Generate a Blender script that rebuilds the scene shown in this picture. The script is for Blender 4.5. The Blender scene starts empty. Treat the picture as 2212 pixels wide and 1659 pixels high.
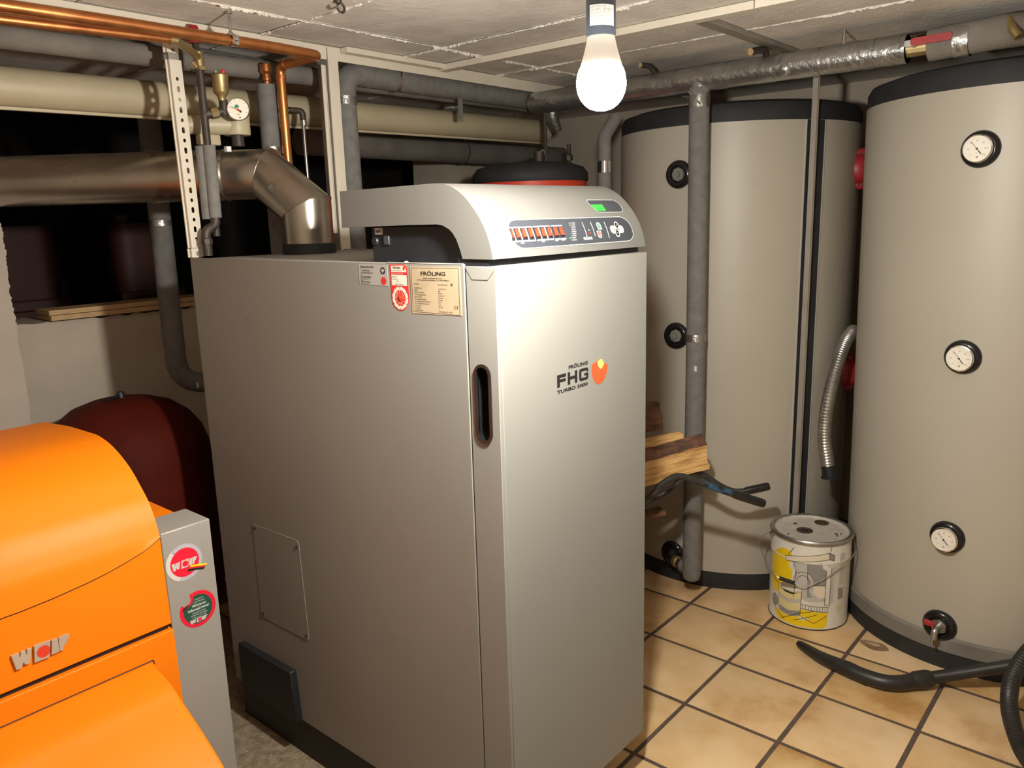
import bpy, bmesh, math, random
from mathutils import Vector, Matrix
from mathutils.geometry import tessellate_polygon

sc = bpy.context.scene
COL = sc.collection
RND = random.Random(11)
V = Vector

# ------------------------------------------------------------------ camera
cam_d = bpy.data.cameras.new('camera')
cam_d.sensor_fit = 'HORIZONTAL'
cam_d.sensor_width = 36.0
cam_d.lens = 1706.0 / 2212.0 * 36.0
cam_d.clip_start = 0.02
cam = bpy.data.objects.new('camera', cam_d)
COL.objects.link(cam)
def cam_axes(yaw, pitch, roll):
    f = V((math.cos(yaw) * math.cos(pitch), math.sin(yaw) * math.cos(pitch), math.sin(pitch)))
    r = V((math.sin(yaw), -math.cos(yaw), 0))
    u = r.cross(f)
    c, s = math.cos(roll), math.sin(roll)
    return c * r + s * u, -s * r + c * u, f
_r, _u, _f = cam_axes(math.radians(40.758), math.radians(-11.92), math.radians(-1.625))
cam.matrix_world = Matrix(((_r.x, _u.x, -_f.x, -1.132), (_r.y, _u.y, -_f.y, -1.092), (_r.z, _u.z, -_f.z, 1.536), (0, 0, 0, 1)))
sc.camera = cam

# ------------------------------------------------------------------ world, exposure
w = bpy.data.worlds.new('world'); sc.world = w
w.use_nodes = True
w.node_tree.nodes['Background'].inputs[0].default_value = (0.9, 0.95, 1, 1)
w.node_tree.nodes['Background'].inputs[1].default_value = 0.01
vs = sc.view_settings
vs.view_transform = 'Standard'
try: vs.look = 'None'
except Exception: pass
vs.gamma = 1.0
vs.use_curve_mapping = False
vs.exposure = 0.0
BULB_POWER = 2200.0
BULB_COLOR = (1.0, 0.952, 0.86)
sc.cycles.sample_clamp_indirect = 4.0
sc.cycles.max_bounces = 10
sc.cycles.diffuse_bounces = 6

# ------------------------------------------------------------------ materials
def nodes_mat(name):
    m = bpy.data.materials.new(name); m.use_nodes = True
    nt = m.node_tree
    return m, nt, nt.nodes['Principled BSDF']

def mat(name, col, rough=0.5, metal=0.0, col2=None, scale=6.0, detail=4, bump=0.0, bscale=80.0, coat=0.0, stretch=None, lo=0.35, hi=0.65, rvar=0.0, spec=None):
    m, nt, b = nodes_mat(name)
    b.inputs['Roughness'].default_value = rough
    b.inputs['Metallic'].default_value = metal
    if spec is not None: b.inputs['Specular IOR Level'].default_value = spec
    if coat:
        b.inputs['Coat Weight'].default_value = coat
        b.inputs['Coat Roughness'].default_value = 0.15
    c2 = col2 if col2 is not None else tuple(c * 0.86 for c in col)
    tc = nt.nodes.new('ShaderNodeTexCoord')
    src = tc.outputs['Object']
    if stretch:
        mp = nt.nodes.new('ShaderNodeMapping'); mp.inputs['Scale'].default_value = stretch
        nt.links.new(src, mp.inputs['Vector']); src = mp.outputs['Vector']
    nz = nt.nodes.new('ShaderNodeTexNoise')
    nz.inputs['Scale'].default_value = scale; nz.inputs['Detail'].default_value = detail
    nt.links.new(src, nz.inputs['Vector'])
    rp = nt.nodes.new('ShaderNodeValToRGB')
    rp.color_ramp.elements[0].position = lo; rp.color_ramp.elements[1].position = hi
    rp.color_ramp.elements[0].color = (*c2, 1); rp.color_ramp.elements[1].color = (*col, 1)
    nt.links.new(nz.outputs['Fac'], rp.inputs['Fac'])
    nt.links.new(rp.outputs['Color'], b.inputs['Base Color'])
    if rvar:
        mr = nt.nodes.new('ShaderNodeMapRange')
        mr.inputs['To Min'].default_value = max(0.02, rough - rvar); mr.inputs['To Max'].default_value = min(1, rough + rvar)
        nt.links.new(nz.outputs['Fac'], mr.inputs['Value']); nt.links.new(mr.outputs['Result'], b.inputs['Roughness'])
    if bump:
        n2 = nt.nodes.new('ShaderNodeTexNoise'); n2.inputs['Scale'].default_value = bscale; n2.inputs['Detail'].default_value = 5
        nt.links.new(src, n2.inputs['Vector'])
        bp = nt.nodes.new('ShaderNodeBump'); bp.inputs['Strength'].default_value = bump; bp.inputs['Distance'].default_value = 0.01
        nt.links.new(n2.outputs['Fac'], bp.inputs['Height']); nt.links.new(bp.outputs['Normal'], b.inputs['Normal'])
    return m

def plain(name, col, rough=0.5, metal=0.0, emit=None, estr=1.0):
    m, nt, b = nodes_mat(name)
    nz = nt.nodes.new('ShaderNodeTexNoise'); nz.inputs['Scale'].default_value = 40
    tc = nt.nodes.new('ShaderNodeTexCoord'); nt.links.new(tc.outputs['Object'], nz.inputs['Vector'])
    mx = nt.nodes.new('ShaderNodeMix'); mx.data_type = 'RGBA'
    mx.inputs[6].default_value = (*[c * 0.95 for c in col], 1); mx.inputs[7].default_value = (*col, 1)
    nt.links.new(nz.outputs['Fac'], mx.inputs[0]); nt.links.new(mx.outputs[2], b.inputs['Base Color'])
    b.inputs['Roughness'].default_value = rough; b.inputs['Metallic'].default_value = metal
    if emit:
        b.inputs['Emission Color'].default_value = (*emit, 1); b.inputs['Emission Strength'].default_value = estr
    return m

def tile_mat():
    m, nt, b = nodes_mat('floor_tile_glaze')
    tc = nt.nodes.new('ShaderNodeTexCoord'); oi = nt.nodes.new('ShaderNodeObjectInfo')
    off = nt.nodes.new('ShaderNodeVectorMath'); off.operation = 'ADD'
    mul = nt.nodes.new('ShaderNodeVectorMath'); mul.operation = 'SCALE'; mul.inputs['Scale'].default_value = 37.0
    cmb = nt.nodes.new('ShaderNodeCombineXYZ')
    for k in range(3): nt.links.new(oi.outputs['Random'], cmb.inputs[k])
    nt.links.new(cmb.outputs[0], mul.inputs[0]); nt.links.new(tc.outputs['Object'], off.inputs[0]); nt.links.new(mul.outputs[0], off.inputs[1])
    nz = nt.nodes.new('ShaderNodeTexNoise'); nz.inputs['Scale'].default_value = 5.5; nz.inputs['Detail'].default_value = 5; nz.inputs['Roughness'].default_value = 0.55
    nt.links.new(off.outputs[0], nz.inputs['Vector'])
    rp = nt.nodes.new('ShaderNodeValToRGB')
    e = rp.color_ramp.elements
    e[0].position = 0.30; e[0].color = (0.45, 0.25, 0.10, 1)
    e[1].position = 0.68; e[1].color = (0.74, 0.54, 0.31, 1)
    k = e.new(0.48); k.color = (0.65, 0.435, 0.215, 1)
    nt.links.new(nz.outputs['Fac'], rp.inputs['Fac'])
    br = nt.nodes.new('ShaderNodeBrightContrast')
    mr = nt.nodes.new('ShaderNodeMapRange'); mr.inputs['To Min'].default_value = -0.05; mr.inputs['To Max'].default_value = 0.04
    nt.links.new(oi.outputs['Random'], mr.inputs['Value']); nt.links.new(mr.outputs[0], br.inputs['Bright'])
    nt.links.new(rp.outputs[0], br.inputs['Color']); nt.links.new(br.outputs[0], b.inputs['Base Color'])
    b.inputs['Roughness'].default_value = 0.42
    n2 = nt.nodes.new('ShaderNodeTexNoise'); n2.inputs['Scale'].default_value = 14
    nt.links.new(off.outputs[0], n2.inputs['Vector'])
    bp = nt.nodes.new('ShaderNodeBump'); bp.inputs['Strength'].default_value = 0.12; bp.inputs['Distance'].default_value = 0.01
    nt.links.new(n2.outputs['Fac'], bp.inputs['Height']); nt.links.new(bp.outputs[0], b.inputs['Normal'])
    return m

M = {}
M['silver'] = mat('silver_grey_paint', (0.238, 0.234, 0.211), 0.62, 0.0, (0.229, 0.225, 0.203), 3, rvar=0.03, spec=0.3, bump=0.02, bscale=900)
M['hood'] = mat('pale_hood_plastic', (0.138, 0.135, 0.124), 0.65, 0.0, (0.133, 0.130, 0.119), 8, spec=0.2, bump=0.03, bscale=700)
M['black'] = mat('black_plastic', (0.012, 0.014, 0.018), 0.45, 0, (0.008, 0.009, 0.012), 12)
M['blackgloss'] = mat('glossy_black_plastic', (0.010, 0.010, 0.011), 0.16, 0, (0.014, 0.014, 0.015), 12)
M['plinth'] = mat('dark_plinth_metal', (0.016, 0.017, 0.018), 0.55, 0.1, (0.011, 0.012, 0.013), 9)
M['panelblack'] = mat('anthracite_keypad_foil', (0.045, 0.05, 0.06), 0.35, 0, (0.04, 0.045, 0.055), 5)
M['red'] = plain('red_rocker', (0.62, 0.045, 0.018), 0.4)
M['printwhite'] = plain('white_print', (0.56, 0.55, 0.52), 0.5)
M['printblack'] = plain('black_print', (0.012, 0.012, 0.012), 0.5)
M['printred'] = plain('red_print', (0.58, 0.022, 0.02), 0.45)
M['printgreen'] = plain('green_print', (0.03, 0.22, 0.12), 0.45)
M['lcd'] = plain('green_display', (0.02, 0.25, 0.03), 0.3, 0, (0.09, 0.85, 0.10), 0.55)
M['ledgreen'] = plain('green_led', (0.1, 0.6, 0.1), 0.3, 0, (0.35, 1.0, 0.2), 1.2)
M['plate'] = mat('aged_type_plate', (0.46, 0.37, 0.245), 0.45, 0.05, (0.40, 0.32, 0.205), 18)
M['paper'] = mat('sticker_paper', (0.68, 0.63, 0.52), 0.5, 0, (0.64, 0.58, 0.47), 20)
M['clearsticker'] = mat('silver_sticker', (0.45, 0.44, 0.41), 0.35, 0.3, (0.43, 0.42, 0.39), 15)
M['orange'] = mat('orange_powder_coat', (0.80, 0.195, 0.002), 0.5, 0, (0.78, 0.188, 0.002), 5, spec=0.25, bump=0.02, bscale=700)
M['greycoat'] = mat('grey_powder_coat', (0.30, 0.287, 0.258), 0.45, 0.1, (0.288, 0.275, 0.246), 6)
M['jacket'] = mat('grey_beige_tank_jacket', (0.42, 0.385, 0.32), 0.45, 0.0, (0.402, 0.368, 0.305), 2.5, bump=0.04, bscale=350)
M['tankblack'] = mat('black_tank_foam', (0.014, 0.015, 0.017), 0.7, 0, (0.022, 0.022, 0.024), 14)
M['tankgrey'] = mat('grey_tank_lip', (0.20, 0.19, 0.165), 0.6, 0, (0.15, 0.14, 0.12), 8)
M['foam'] = mat('grey_pipe_foam', (0.185, 0.178, 0.165), 0.85, 0, (0.145, 0.139, 0.129), 30, bump=0.35, bscale=220)
M['foamdark'] = mat('dusty_pipe_foam', (0.20, 0.18, 0.155), 0.9, 0, (0.15, 0.135, 0.117), 10, bump=0.25, bscale=120)
M['foil'] = mat('crinkled_foil_tape', (0.52, 0.52, 0.50), 0.32, 0.9, (0.38, 0.38, 0.37), 14, bump=0.5, bscale=38)
M['beige'] = mat('beige_pipe_jacket', (0.46, 0.395, 0.265), 0.45, 0, (0.42, 0.36, 0.24), 7)
M['steel'] = mat('brushed_stainless', (0.46, 0.42, 0.36), 0.26, 0.95, (0.40, 0.36, 0.30), 7, rvar=0.06, bump=0.05, bscale=500)
M['chrome'] = plain('chrome', (0.7, 0.69, 0.66), 0.12, 1.0)
M['zinc'] = mat('galvanised_metal', (0.50, 0.49, 0.46), 0.35, 0.9, (0.38, 0.37, 0.35), 40)
M['copper'] = mat('copper_pipe_metal', (0.62, 0.25, 0.085), 0.34, 0.85, (0.46, 0.17, 0.055), 18, rvar=0.08)
M['brass'] = mat('dull_brass', (0.42, 0.32, 0.15), 0.42, 0.8, (0.33, 0.25, 0.12), 20)
M['iron'] = mat('dark_iron_pipe', (0.07, 0.055, 0.045), 0.55, 0.5, (0.045, 0.036, 0.03), 22, bump=0.15, bscale=120)
M['whitemetal'] = mat('white_coated_profile', (0.66, 0.60, 0.50), 0.45, 0, (0.61, 0.555, 0.46), 8)
M['greymetal'] = mat('grey_coated_profile', (0.32, 0.29, 0.25), 0.5, 0.2, (0.27, 0.245, 0.21), 12)
M['shaded_darkred'] = mat('dark_red_vessel_shaded', (0.075, 0.0075, 0.003), 0.7, 0, (0.055, 0.006, 0.003), 5, spec=0.12)  # dark red taken down further, shadow behind the boiler is put into the colour
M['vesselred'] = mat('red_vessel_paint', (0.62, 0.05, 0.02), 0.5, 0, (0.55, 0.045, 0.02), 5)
M['capred'] = plain('red_plastic_cap', (0.33, 0.012, 0.015), 0.4)
M['flangered'] = mat('red_cast_flange', (0.36, 0.022, 0.028), 0.45, 0, (0.28, 0.016, 0.02), 12)
M['wall'] = mat('whitewashed_wall', (0.52, 0.455, 0.37), 0.9, 0, (0.45, 0.39, 0.315), 4, bump=0.3, bscale=40)
M['wallroom'] = mat('off_white_wall', (0.50, 0.44, 0.37), 0.9, 0, (0.45, 0.395, 0.33), 4, bump=0.3, bscale=40)
M['darkwall'] = mat('unlit_wall_darkened', (0.022, 0.018, 0.016), 0.95, 0, (0.012, 0.010, 0.009), 5)  # near-black base colour stands in for the missing light beyond the opening
M['brownplastic'] = mat('brown_red_tank_plastic', (0.05, 0.011, 0.008), 0.6, 0, (0.04, 0.009, 0.007), 4)  # red-brown darkened, the gloom of the room beyond is in the colour
M['ceiling'] = mat('board_marked_concrete', (0.66, 0.60, 0.52), 0.85, 0, (0.50, 0.45, 0.39), 5.5, detail=8, bump=0.5, bscale=24, stretch=(1.0, 0.35, 1.0), lo=0.3, hi=0.62)
def ceiling_mat():
    m, nt, b = nodes_mat('board_marked_concrete')
    b.inputs['Roughness'].default_value = 0.9
    tc = nt.nodes.new('ShaderNodeTexCoord')
    def noise(sc_, det, ro=.6):
        n = nt.nodes.new('ShaderNodeTexNoise'); n.inputs['Scale'].default_value = sc_; n.inputs['Detail'].default_value = det; n.inputs['Roughness'].default_value = ro
        nt.links.new(tc.outputs['Object'], n.inputs['Vector']); return n.outputs['Fac']
    def ramp(fac, p0, c0, p1, c1):
        r = nt.nodes.new('ShaderNodeValToRGB'); e = r.color_ramp.elements
        e[0].position = p0; e[0].color = (*c0, 1); e[1].position = p1; e[1].color = (*c1, 1); nt.links.new(fac, r.inputs['Fac']); return r.outputs['Color']
    base = ramp(noise(3.2, 9, .65), .30, (.54, .495, .44), .66, (.84, .79, .72))
    spk = ramp(noise(42, 3, .5), .665, (0, 0, 0), .70, (1, 1, 1))
    spk2 = ramp(noise(5, 4), .45, (0, 0, 0), .62, (1, 1, 1))
    mul = nt.nodes.new('ShaderNodeMix'); mul.data_type = 'RGBA'; mul.blend_type = 'MULTIPLY'; mul.inputs[0].default_value = 1
    nt.links.new(spk, mul.inputs[6]); nt.links.new(spk2, mul.inputs[7])
    mx = nt.nodes.new('ShaderNodeMix'); mx.data_type = 'RGBA'; mx.inputs[7].default_value = (.86, .82, .75, 1)
    nt.links.new(mul.outputs[2], mx.inputs[0]); nt.links.new(base, mx.inputs[6]); nt.links.new(mx.outputs[2], b.inputs['Base Color'])
    bp = nt.nodes.new('ShaderNodeBump'); bp.inputs['Strength'].default_value = .55; bp.inputs['Distance'].default_value = .008
    nt.links.new(noise(34, 8, .7), bp.inputs['Height']); nt.links.new(bp.outputs[0], b.inputs['Normal'])
    return m
M['ceiling'] = ceiling_mat()
M['fin'] = mat('concrete_fin', (0.80, 0.755, 0.68), 0.9, 0, (0.58, 0.54, 0.48), 30, bump=0.5, bscale=150)
M['concrete'] = mat('rough_screed', (0.34, 0.275, 0.18), 0.75, 0, (0.20, 0.155, 0.10), 38, detail=8, bump=0.8, bscale=130)
M['grout'] = mat('brown_grout', (0.115, 0.078, 0.056), 0.85, 0, (0.085, 0.058, 0.042), 30, bump=0.3, bscale=200)
M['tile'] = tile_mat()
M['wood'] = mat('split_spruce_face', (0.72, 0.45, 0.17), 0.7, 0, (0.36, 0.17, 0.05), 9, detail=7, bump=0.6, bscale=26, stretch=(1.0, 9.0, 9.0), lo=0.32, hi=0.55)
M['bark'] = mat('spruce_bark', (0.22, 0.10, 0.055), 0.9, 0, (0.07, 0.038, 0.025), 16, detail=7, bump=1.0, bscale=40)
M['endgrain'] = mat('log_end_grain', (0.36, 0.18, 0.09), 0.85, 0, (0.22, 0.10, 0.05), 40, bump=0.5, bscale=80)
M['board'] = mat('pale_wood_board', (0.58, 0.40, 0.20), 0.7, 0, (0.46, 0.30, 0.14), 10, stretch=(2, 20, 20))
M['bluepaint'] = mat('worn_blue_tube', (0.035, 0.10, 0.19), 0.5, 0.2, (0.018, 0.02, 0.022), 45, lo=0.42, hi=0.58)
M['blacktube'] = mat('worn_black_tube', (0.022, 0.024, 0.026), 0.45, 0.2, (0.05, 0.045, 0.04), 35, lo=0.3, hi=0.75)
M['tin'] = mat('white_tin', (0.72, 0.68, 0.60), 0.35, 0, (0.68, 0.64, 0.56), 10)
M['lidtin'] = mat('speckled_white_lid', (0.60, 0.56, 0.50), 0.35, 0.1, (0.52, 0.48, 0.43), 35)
M['rust'] = mat('rusty_tin', (0.13, 0.085, 0.055), 0.6, 0.5, (0.07, 0.045, 0.03), 30)
M['yellow'] = plain('yellow_print', (0.86, 0.60, 0.01), 0.4)
M['paleyellow'] = plain('pale_yellow_print', (0.72, 0.62, 0.30), 0.4)
M['grey1'] = plain('mid_grey_print', (0.28, 0.265, 0.245), 0.4)
M['grey2'] = plain('light_grey_print', (0.50, 0.475, 0.43), 0.4)
M['ivory'] = plain('ivory_print', (0.74, 0.66, 0.50), 0.4)
M['vac'] = mat('black_vacuum_plastic', (0.016, 0.015, 0.014), 0.42, 0, (0.024, 0.022, 0.020), 20)
M['bulbneck'] = plain('white_bulb_neck', (0.86, 0.83, 0.77), 0.4)
M['holder'] = plain('dark_lamp_holder', (0.028, 0.034, 0.045), 0.45)
M['silverprint'] = mat('silver_emblem', (0.50, 0.44, 0.36), 0.42, 0.3, (0.45, 0.39, 0.31), 20)
M['ringgrey'] = plain('grey_violet_ring', (0.40, 0.375, 0.43), 0.4)
M['bottlegreen'] = plain('bottle_green_print', (0.012, 0.07, 0.045), 0.4)
M['crimson'] = plain('crimson_print', (0.68, 0.010, 0.035), 0.4)
M['maroon'] = plain('dark_maroon_print', (0.08, 0.01, 0.01), 0.5)
M['flame'] = plain('flame_orange', (0.86, 0.10, 0.03), 0.4)
M['flame2'] = plain('flame_yellow', (0.90, 0.52, 0.16), 0.4)
M['dial'] = plain('dial_face', (0.80, 0.75, 0.65), 0.4)
M['rivet'] = plain('dark_screw', (0.10, 0.095, 0.085), 0.35, 0.8)
M['groove'] = plain('dark_groove', (0.05, 0.045, 0.04), 0.6)
M['edge'] = plain('bright_edge', (0.62, 0.60, 0.55), 0.35, 0.3)
M['labelwhite'] = plain('white_label', (0.74, 0.74, 0.72), 0.5)

def neck_mat():
    m, nt, b = nodes_mat('white_bulb_neck')
    b.inputs['Base Color'].default_value = (0.86, 0.84, 0.79, 1); b.inputs['Roughness'].default_value = 0.45
    tr = nt.nodes.new('ShaderNodeBsdfTranslucent'); tr.inputs['Color'].default_value = (0.9, 0.85, 0.76, 1)
    mx = nt.nodes.new('ShaderNodeMixShader'); mx.inputs[0].default_value = 0.0002
    nt.links.new(b.outputs[0], mx.inputs[1]); nt.links.new(tr.outputs[0], mx.inputs[2]); nt.links.new(mx.outputs[0], nt.nodes['Material Output'].inputs['Surface'])
    return m
M['bulbneck'] = neck_mat()
def bulb_mat():
    m, nt, b = nodes_mat('lit_bulb')
    nt.nodes.remove(b)
    e = nt.nodes.new('ShaderNodeEmission')
    e.inputs['Color'].default_value = (*BULB_COLOR, 1); e.inputs['Strength'].default_value = BULB_POWER
    nt.links.new(e.outputs[0], nt.nodes['Material Output'].inputs['Surface'])
    return m
M['bulb'] = bulb_mat()

# ------------------------------------------------------------------ geometry helpers
ORG = {}

class G:
    def __init__(s): s.v = []; s.f = []
    def add(s, vs_, fs):
        n = len(s.v); s.v += [tuple(p) for p in vs_]; s.f += [[i + n for i in f] for f in fs]; return s
    def box(s, x0, x1, y0, y1, z0, z1):
        return s.add([(x0, y0, z0), (x1, y0, z0), (x1, y1, z0), (x0, y1, z0), (x0, y0, z1), (x1, y0, z1), (x1, y1, z1), (x0, y1, z1)],
                     [(0, 3, 2, 1), (4, 5, 6, 7), (0, 1, 5, 4), (1, 2, 6, 5), (2, 3, 7, 6), (3, 0, 4, 7)])
    def bar(s, a, b, w, h, up=(0, 0, 1)):
        a = V(a); b = V(b); d = (b - a).normalized(); up = V(up)
        r = d.cross(up).normalized(); u = r.cross(d)
        P = []
        for c in (a, b):
            for i, j in ((-1, -1), (1, -1), (1, 1), (-1, 1)): P.append(c + r * w / 2 * i + u * h / 2 * j)
        return s.add(P, [(0, 1, 2, 3), (7, 6, 5, 4), (0, 4, 5, 1), (1, 5, 6, 2), (2, 6, 7, 3), (3, 7, 4, 0)])
    def tube(s, pts, r, seg=14, caps=True):
        pts = [V(p) for p in pts]; n = len(pts)
        rs = r if isinstance(r, (list, tuple)) else [r] * n
        t0 = (pts[1] - pts[0]).normalized()
        ref = V((0, 0, 1)) if abs(t0.z) < 0.9 else V((1, 0, 0))
        nrm = (ref - t0 * ref.dot(t0)).normalized(); prev = t0; vs_ = []
        for i, p in enumerate(pts):
            if i == 0: t = t0
            elif i == n - 1: t = (pts[i] - pts[i - 1]).normalized()
            else: t = ((pts[i + 1] - p).normalized() + (p - pts[i - 1]).normalized()).normalized()
            q = prev.rotation_difference(t); nrm = q @ nrm; nrm = (nrm - t * nrm.dot(t)).normalized(); prev = t
            bn = t.cross(nrm)
            sc_ = 1.0
            if 0 < i < n - 1:
                d0 = (p - pts[i - 1]).normalized(); cs = max(0.5, abs(t.dot(d0))); 
            for k in range(seg):
                a = 2 * math.pi * k / seg
                vs_.append(p + (nrm * math.cos(a) + bn * math.sin(a)) * rs[i])
        fs = []
        for i in range(n - 1):
            for k in range(seg):
                a = i * seg + k; b = i * seg + (k + 1) % seg
                fs.append((a, b, b + seg, a + seg))
        if caps:
            fs.append(tuple(range(seg))[::-1]); fs.append(tuple(range((n - 1) * seg, n * seg)))
        return s.add(vs_, fs)
    def lathe(s, prof, o=(0, 0, 0), axis=(0, 0, 1), seg=32):
        o = V(o); ax = V(axis).normalized()
        ref = V((0, 0, 1)) if abs(ax.z) < 0.9 else V((1, 0, 0))
        e1 = (ref - ax * ref.dot(ax)).normalized(); e2 = ax.cross(e1)
        vs_ = []; rings = []
        for r, h in prof:
            if r < 1e-6:
                rings.append([len(vs_)]); vs_.append(o + ax * h)
            else:
                rings.append(list(range(len(vs_), len(vs_) + seg)))
                for k in range(seg):
                    a = 2 * math.pi * k / seg
                    vs_.append(o + ax * h + (e1 * math.cos(a) + e2 * math.sin(a)) * r)
        fs = []
        for a, b in zip(rings, rings[1:]):
            if len(a) == 1 and len(b) == 1: continue
            for k in range(seg):
                k2 = (k + 1) % seg
                if len(a) == 1: fs.append((a[0], b[k2], b[k]))
                elif len(b) == 1: fs.append((a[k], a[k2], b[0]))
                else: fs.append((a[k], a[k2], b[k2], b[k]))
        return s.add(vs_, fs)
    def plate(s, outer, fn, d0, d1, holes=()):
        loops = [list(outer)] + [list(h) for h in holes]
        flat = [p for l in loops for p in l]
        tris = tessellate_polygon([[V((p[0], p[1], 0)) for p in l] for l in loops])
        n = len(flat)
        vs_ = [fn(p[0], p[1], d1) for p in flat] + [fn(p[0], p[1], d0) for p in flat]
        fs = [tuple(t) for t in tris] + [tuple(i + n for i in reversed(t)) for t in tris]
        b = 0
        for l in loops:
            m = len(l)
            for i in range(m):
                a, c = b + i, b + (i + 1) % m
                fs.append((a, c, c + n, a + n))
            b += m
        return s.add(vs_, fs)
    def flat(s, poly, fn, d, step=None, axis=0):
        if step is None:
            tris = tessellate_polygon([[V((p[0], p[1], 0)) for p in poly]])
            return s.add([fn(p[0], p[1], d) for p in poly], [tuple(t) for t in tris])
        lo = min(p[axis] for p in poly); hi = max(p[axis] for p in poly)
        k = max(1, int(math.ceil((hi - lo) / step)))
        for i in range(k):
            a = lo + (hi - lo) * i / k; b = lo + (hi - lo) * (i + 1) / k
            q = clip(clip(poly, axis, a, 1), axis, b, -1)
            if len(q) >= 3:
                tris = tessellate_polygon([[V((p[0], p[1], 0)) for p in q]])
                s.add([fn(p[0], p[1], d) for p in q], [tuple(t) for t in tris])
        return s
    def line(s, pts, wd, fn, d, closed=False, step=None):
        P = [V((p[0], p[1])) for p in pts]
        if closed: P = P + [P[0]]
        for a, b in zip(P, P[1:]):
            L = (b - a)
            if L.length < 1e-9: continue
            m = 1 if not step else max(1, int(math.ceil(L.length / step)))
            nn = V((-L.y, L.x)).normalized() * wd / 2
            for i in range(m):
                p = a + L * i / m; q = a + L * (i + 1) / m
                s.add([fn(p.x - nn.x, p.y - nn.y, d), fn(q.x - nn.x, q.y - nn.y, d), fn(q.x + nn.x, q.y + nn.y, d), fn(p.x + nn.x, p.y + nn.y, d)], [(0, 1, 2, 3)])
        return s
    def text(s, txt, x, y, size, fn, d, align='LEFT', bold=0.0, sx=1.0, rot=0.0, shear=0.0, depth=0.0):
        c = bpy.data.curves.new('t', 'FONT'); c.body = txt; c.size = 1.0; c.align_x = align
        c.resolution_u = 2; c.offset = bold; c.shear = shear
        o = bpy.data.objects.new('t', c)
        me = bpy.data.meshes.new_from_object(o)
        ca, sa = math.cos(rot), math.sin(rot)
        vs_ = []
        for v in me.vertices:
            px, py = v.co.x * size * sx, v.co.y * size
            vs_.append(fn(x + px * ca - py * sa, y + px * sa + py * ca, d))
        fs = [tuple(p.vertices) for p in me.polygons]
        s.add(vs_, fs)
        bpy.data.meshes.remove(me); bpy.data.objects.remove(o); bpy.data.curves.remove(c)
        return s

def clip(poly, ax, val, sgn):
    out = []
    for i, p in enumerate(poly):
        q = poly[(i + 1) % len(poly)]
        pi = (p[ax] - val) * sgn >= -1e-12; qi = (q[ax] - val) * sgn >= -1e-12
        if pi: out.append(p)
        if pi != qi:
            t = (val - p[ax]) / (q[ax] - p[ax])
            out.append((p[0] + (q[0] - p[0]) * t, p[1] + (q[1] - p[1]) * t))
    return out

def frame(o, ex, ey):
    o = V(o); ex = V(ex).normalized(); ey = V(ey).normalized(); n = ex.cross(ey)
    return lambda x, y, d: o + ex * x + ey * y + n * d

def circ(cx, cy, r, n=24, a0=0, a1=2 * math.pi, ry=None):
    full = abs(a1 - a0 - 2 * math.pi) < 1e-6
    m = n if full else n + 1
    return [(cx + r * math.cos(a0 + (a1 - a0) * i / n), cy + (ry or r) * math.sin(a0 + (a1 - a0) * i / n)) for i in range(m)]

def capsule(cx, cy, hw, hh, n=10):
    return circ(cx, cy + hh - hw, hw, n, 0, math.pi) + circ(cx, cy - hh + hw, hw, n, math.pi, 2 * math.pi)

def rrect(x0, x1, y0, y1, r, n=4):
    return (circ(x1 - r, y1 - r, r, n, 0, math.pi / 2) + circ(x0 + r, y1 - r, r, n, math.pi / 2, math.pi)
            + circ(x0 + r, y0 + r, r, n, math.pi, 1.5 * math.pi) + circ(x1 - r, y0 + r, r, n, 1.5 * math.pi, 2 * math.pi))

def fillet(pts, r, n=6):
    pts = [V(p) for p in pts]; out = [pts[0]]
    for i in range(1, len(pts) - 1):
        a, b, c = pts[i - 1], pts[i], pts[i + 1]
        d1 = (a - b).normalized(); d2 = (c - b).normalized()
        ang = math.acos(max(-1, min(1, d1.dot(d2))))
        if ang > 3.1: out.append(b); continue
        rr = r[i - 1] if isinstance(r, (list, tuple)) else r
        t = min(rr / math.tan(ang / 2), 0.49 * (a - b).length, 0.49 * (c - b).length)
        p1 = b + d1 * t; p2 = b + d2 * t
        for k in range(n + 1):
            u = k / n
            out.append((p1 * (1 - u) ** 2 + b * 2 * u * (1 - u) + p2 * u ** 2))
    out.append(pts[-1])
    return out

def catmull(pts, n=6):
    pts = [V(p) for p in pts]; P = [pts[0] * 2 - pts[1]] + pts + [pts[-1] * 2 - pts[-2]]; out = []
    for i in range(1, len(P) - 2):
        a, b, c, d = P[i - 1:i + 3]
        for k in range(n):
            t = k / n
            out.append(0.5 * ((2 * b) + (c - a) * t + (2 * a - 5 * b + 4 * c - d) * t * t + (3 * b - a - 3 * c + d) * t ** 3))
    out.append(pts[-1]); return out

def build(name, g, m, parent=None, loc=None, smooth=35, bevel=0.0, seg=2, label=None, recalc=True):
    o_ = ORG[parent] if parent is not None else V(loc or (0, 0, 0))
    me = bpy.data.meshes.new(name)
    me.from_pydata([tuple(V(v) - o_) for v in g.v], [], g.f)
    me.validate()
    if recalc:
        bm = bmesh.new(); bm.from_mesh(me); bmesh.ops.recalc_face_normals(bm, faces=bm.faces); bm.to_mesh(me); bm.free()
    if smooth:
        me.polygons.foreach_set('use_smooth', [True] * len(me.polygons))
        me.set_sharp_from_angle(angle=math.radians(smooth))
    me.materials.append(M[m] if isinstance(m, str) else m)
    ob = bpy.data.objects.new(name, me); COL.objects.link(ob)
    if parent is not None: ob.parent = parent
    else: ob.location = o_
    ORG[ob] = o_
    if bevel:
        b = ob.modifiers.new('bevel', 'BEVEL'); b.width = bevel; b.segments = seg; b.limit_method = 'ANGLE'; b.angle_limit = math.radians(40)
    if label: ob['label'] = label
    return ob

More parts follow.
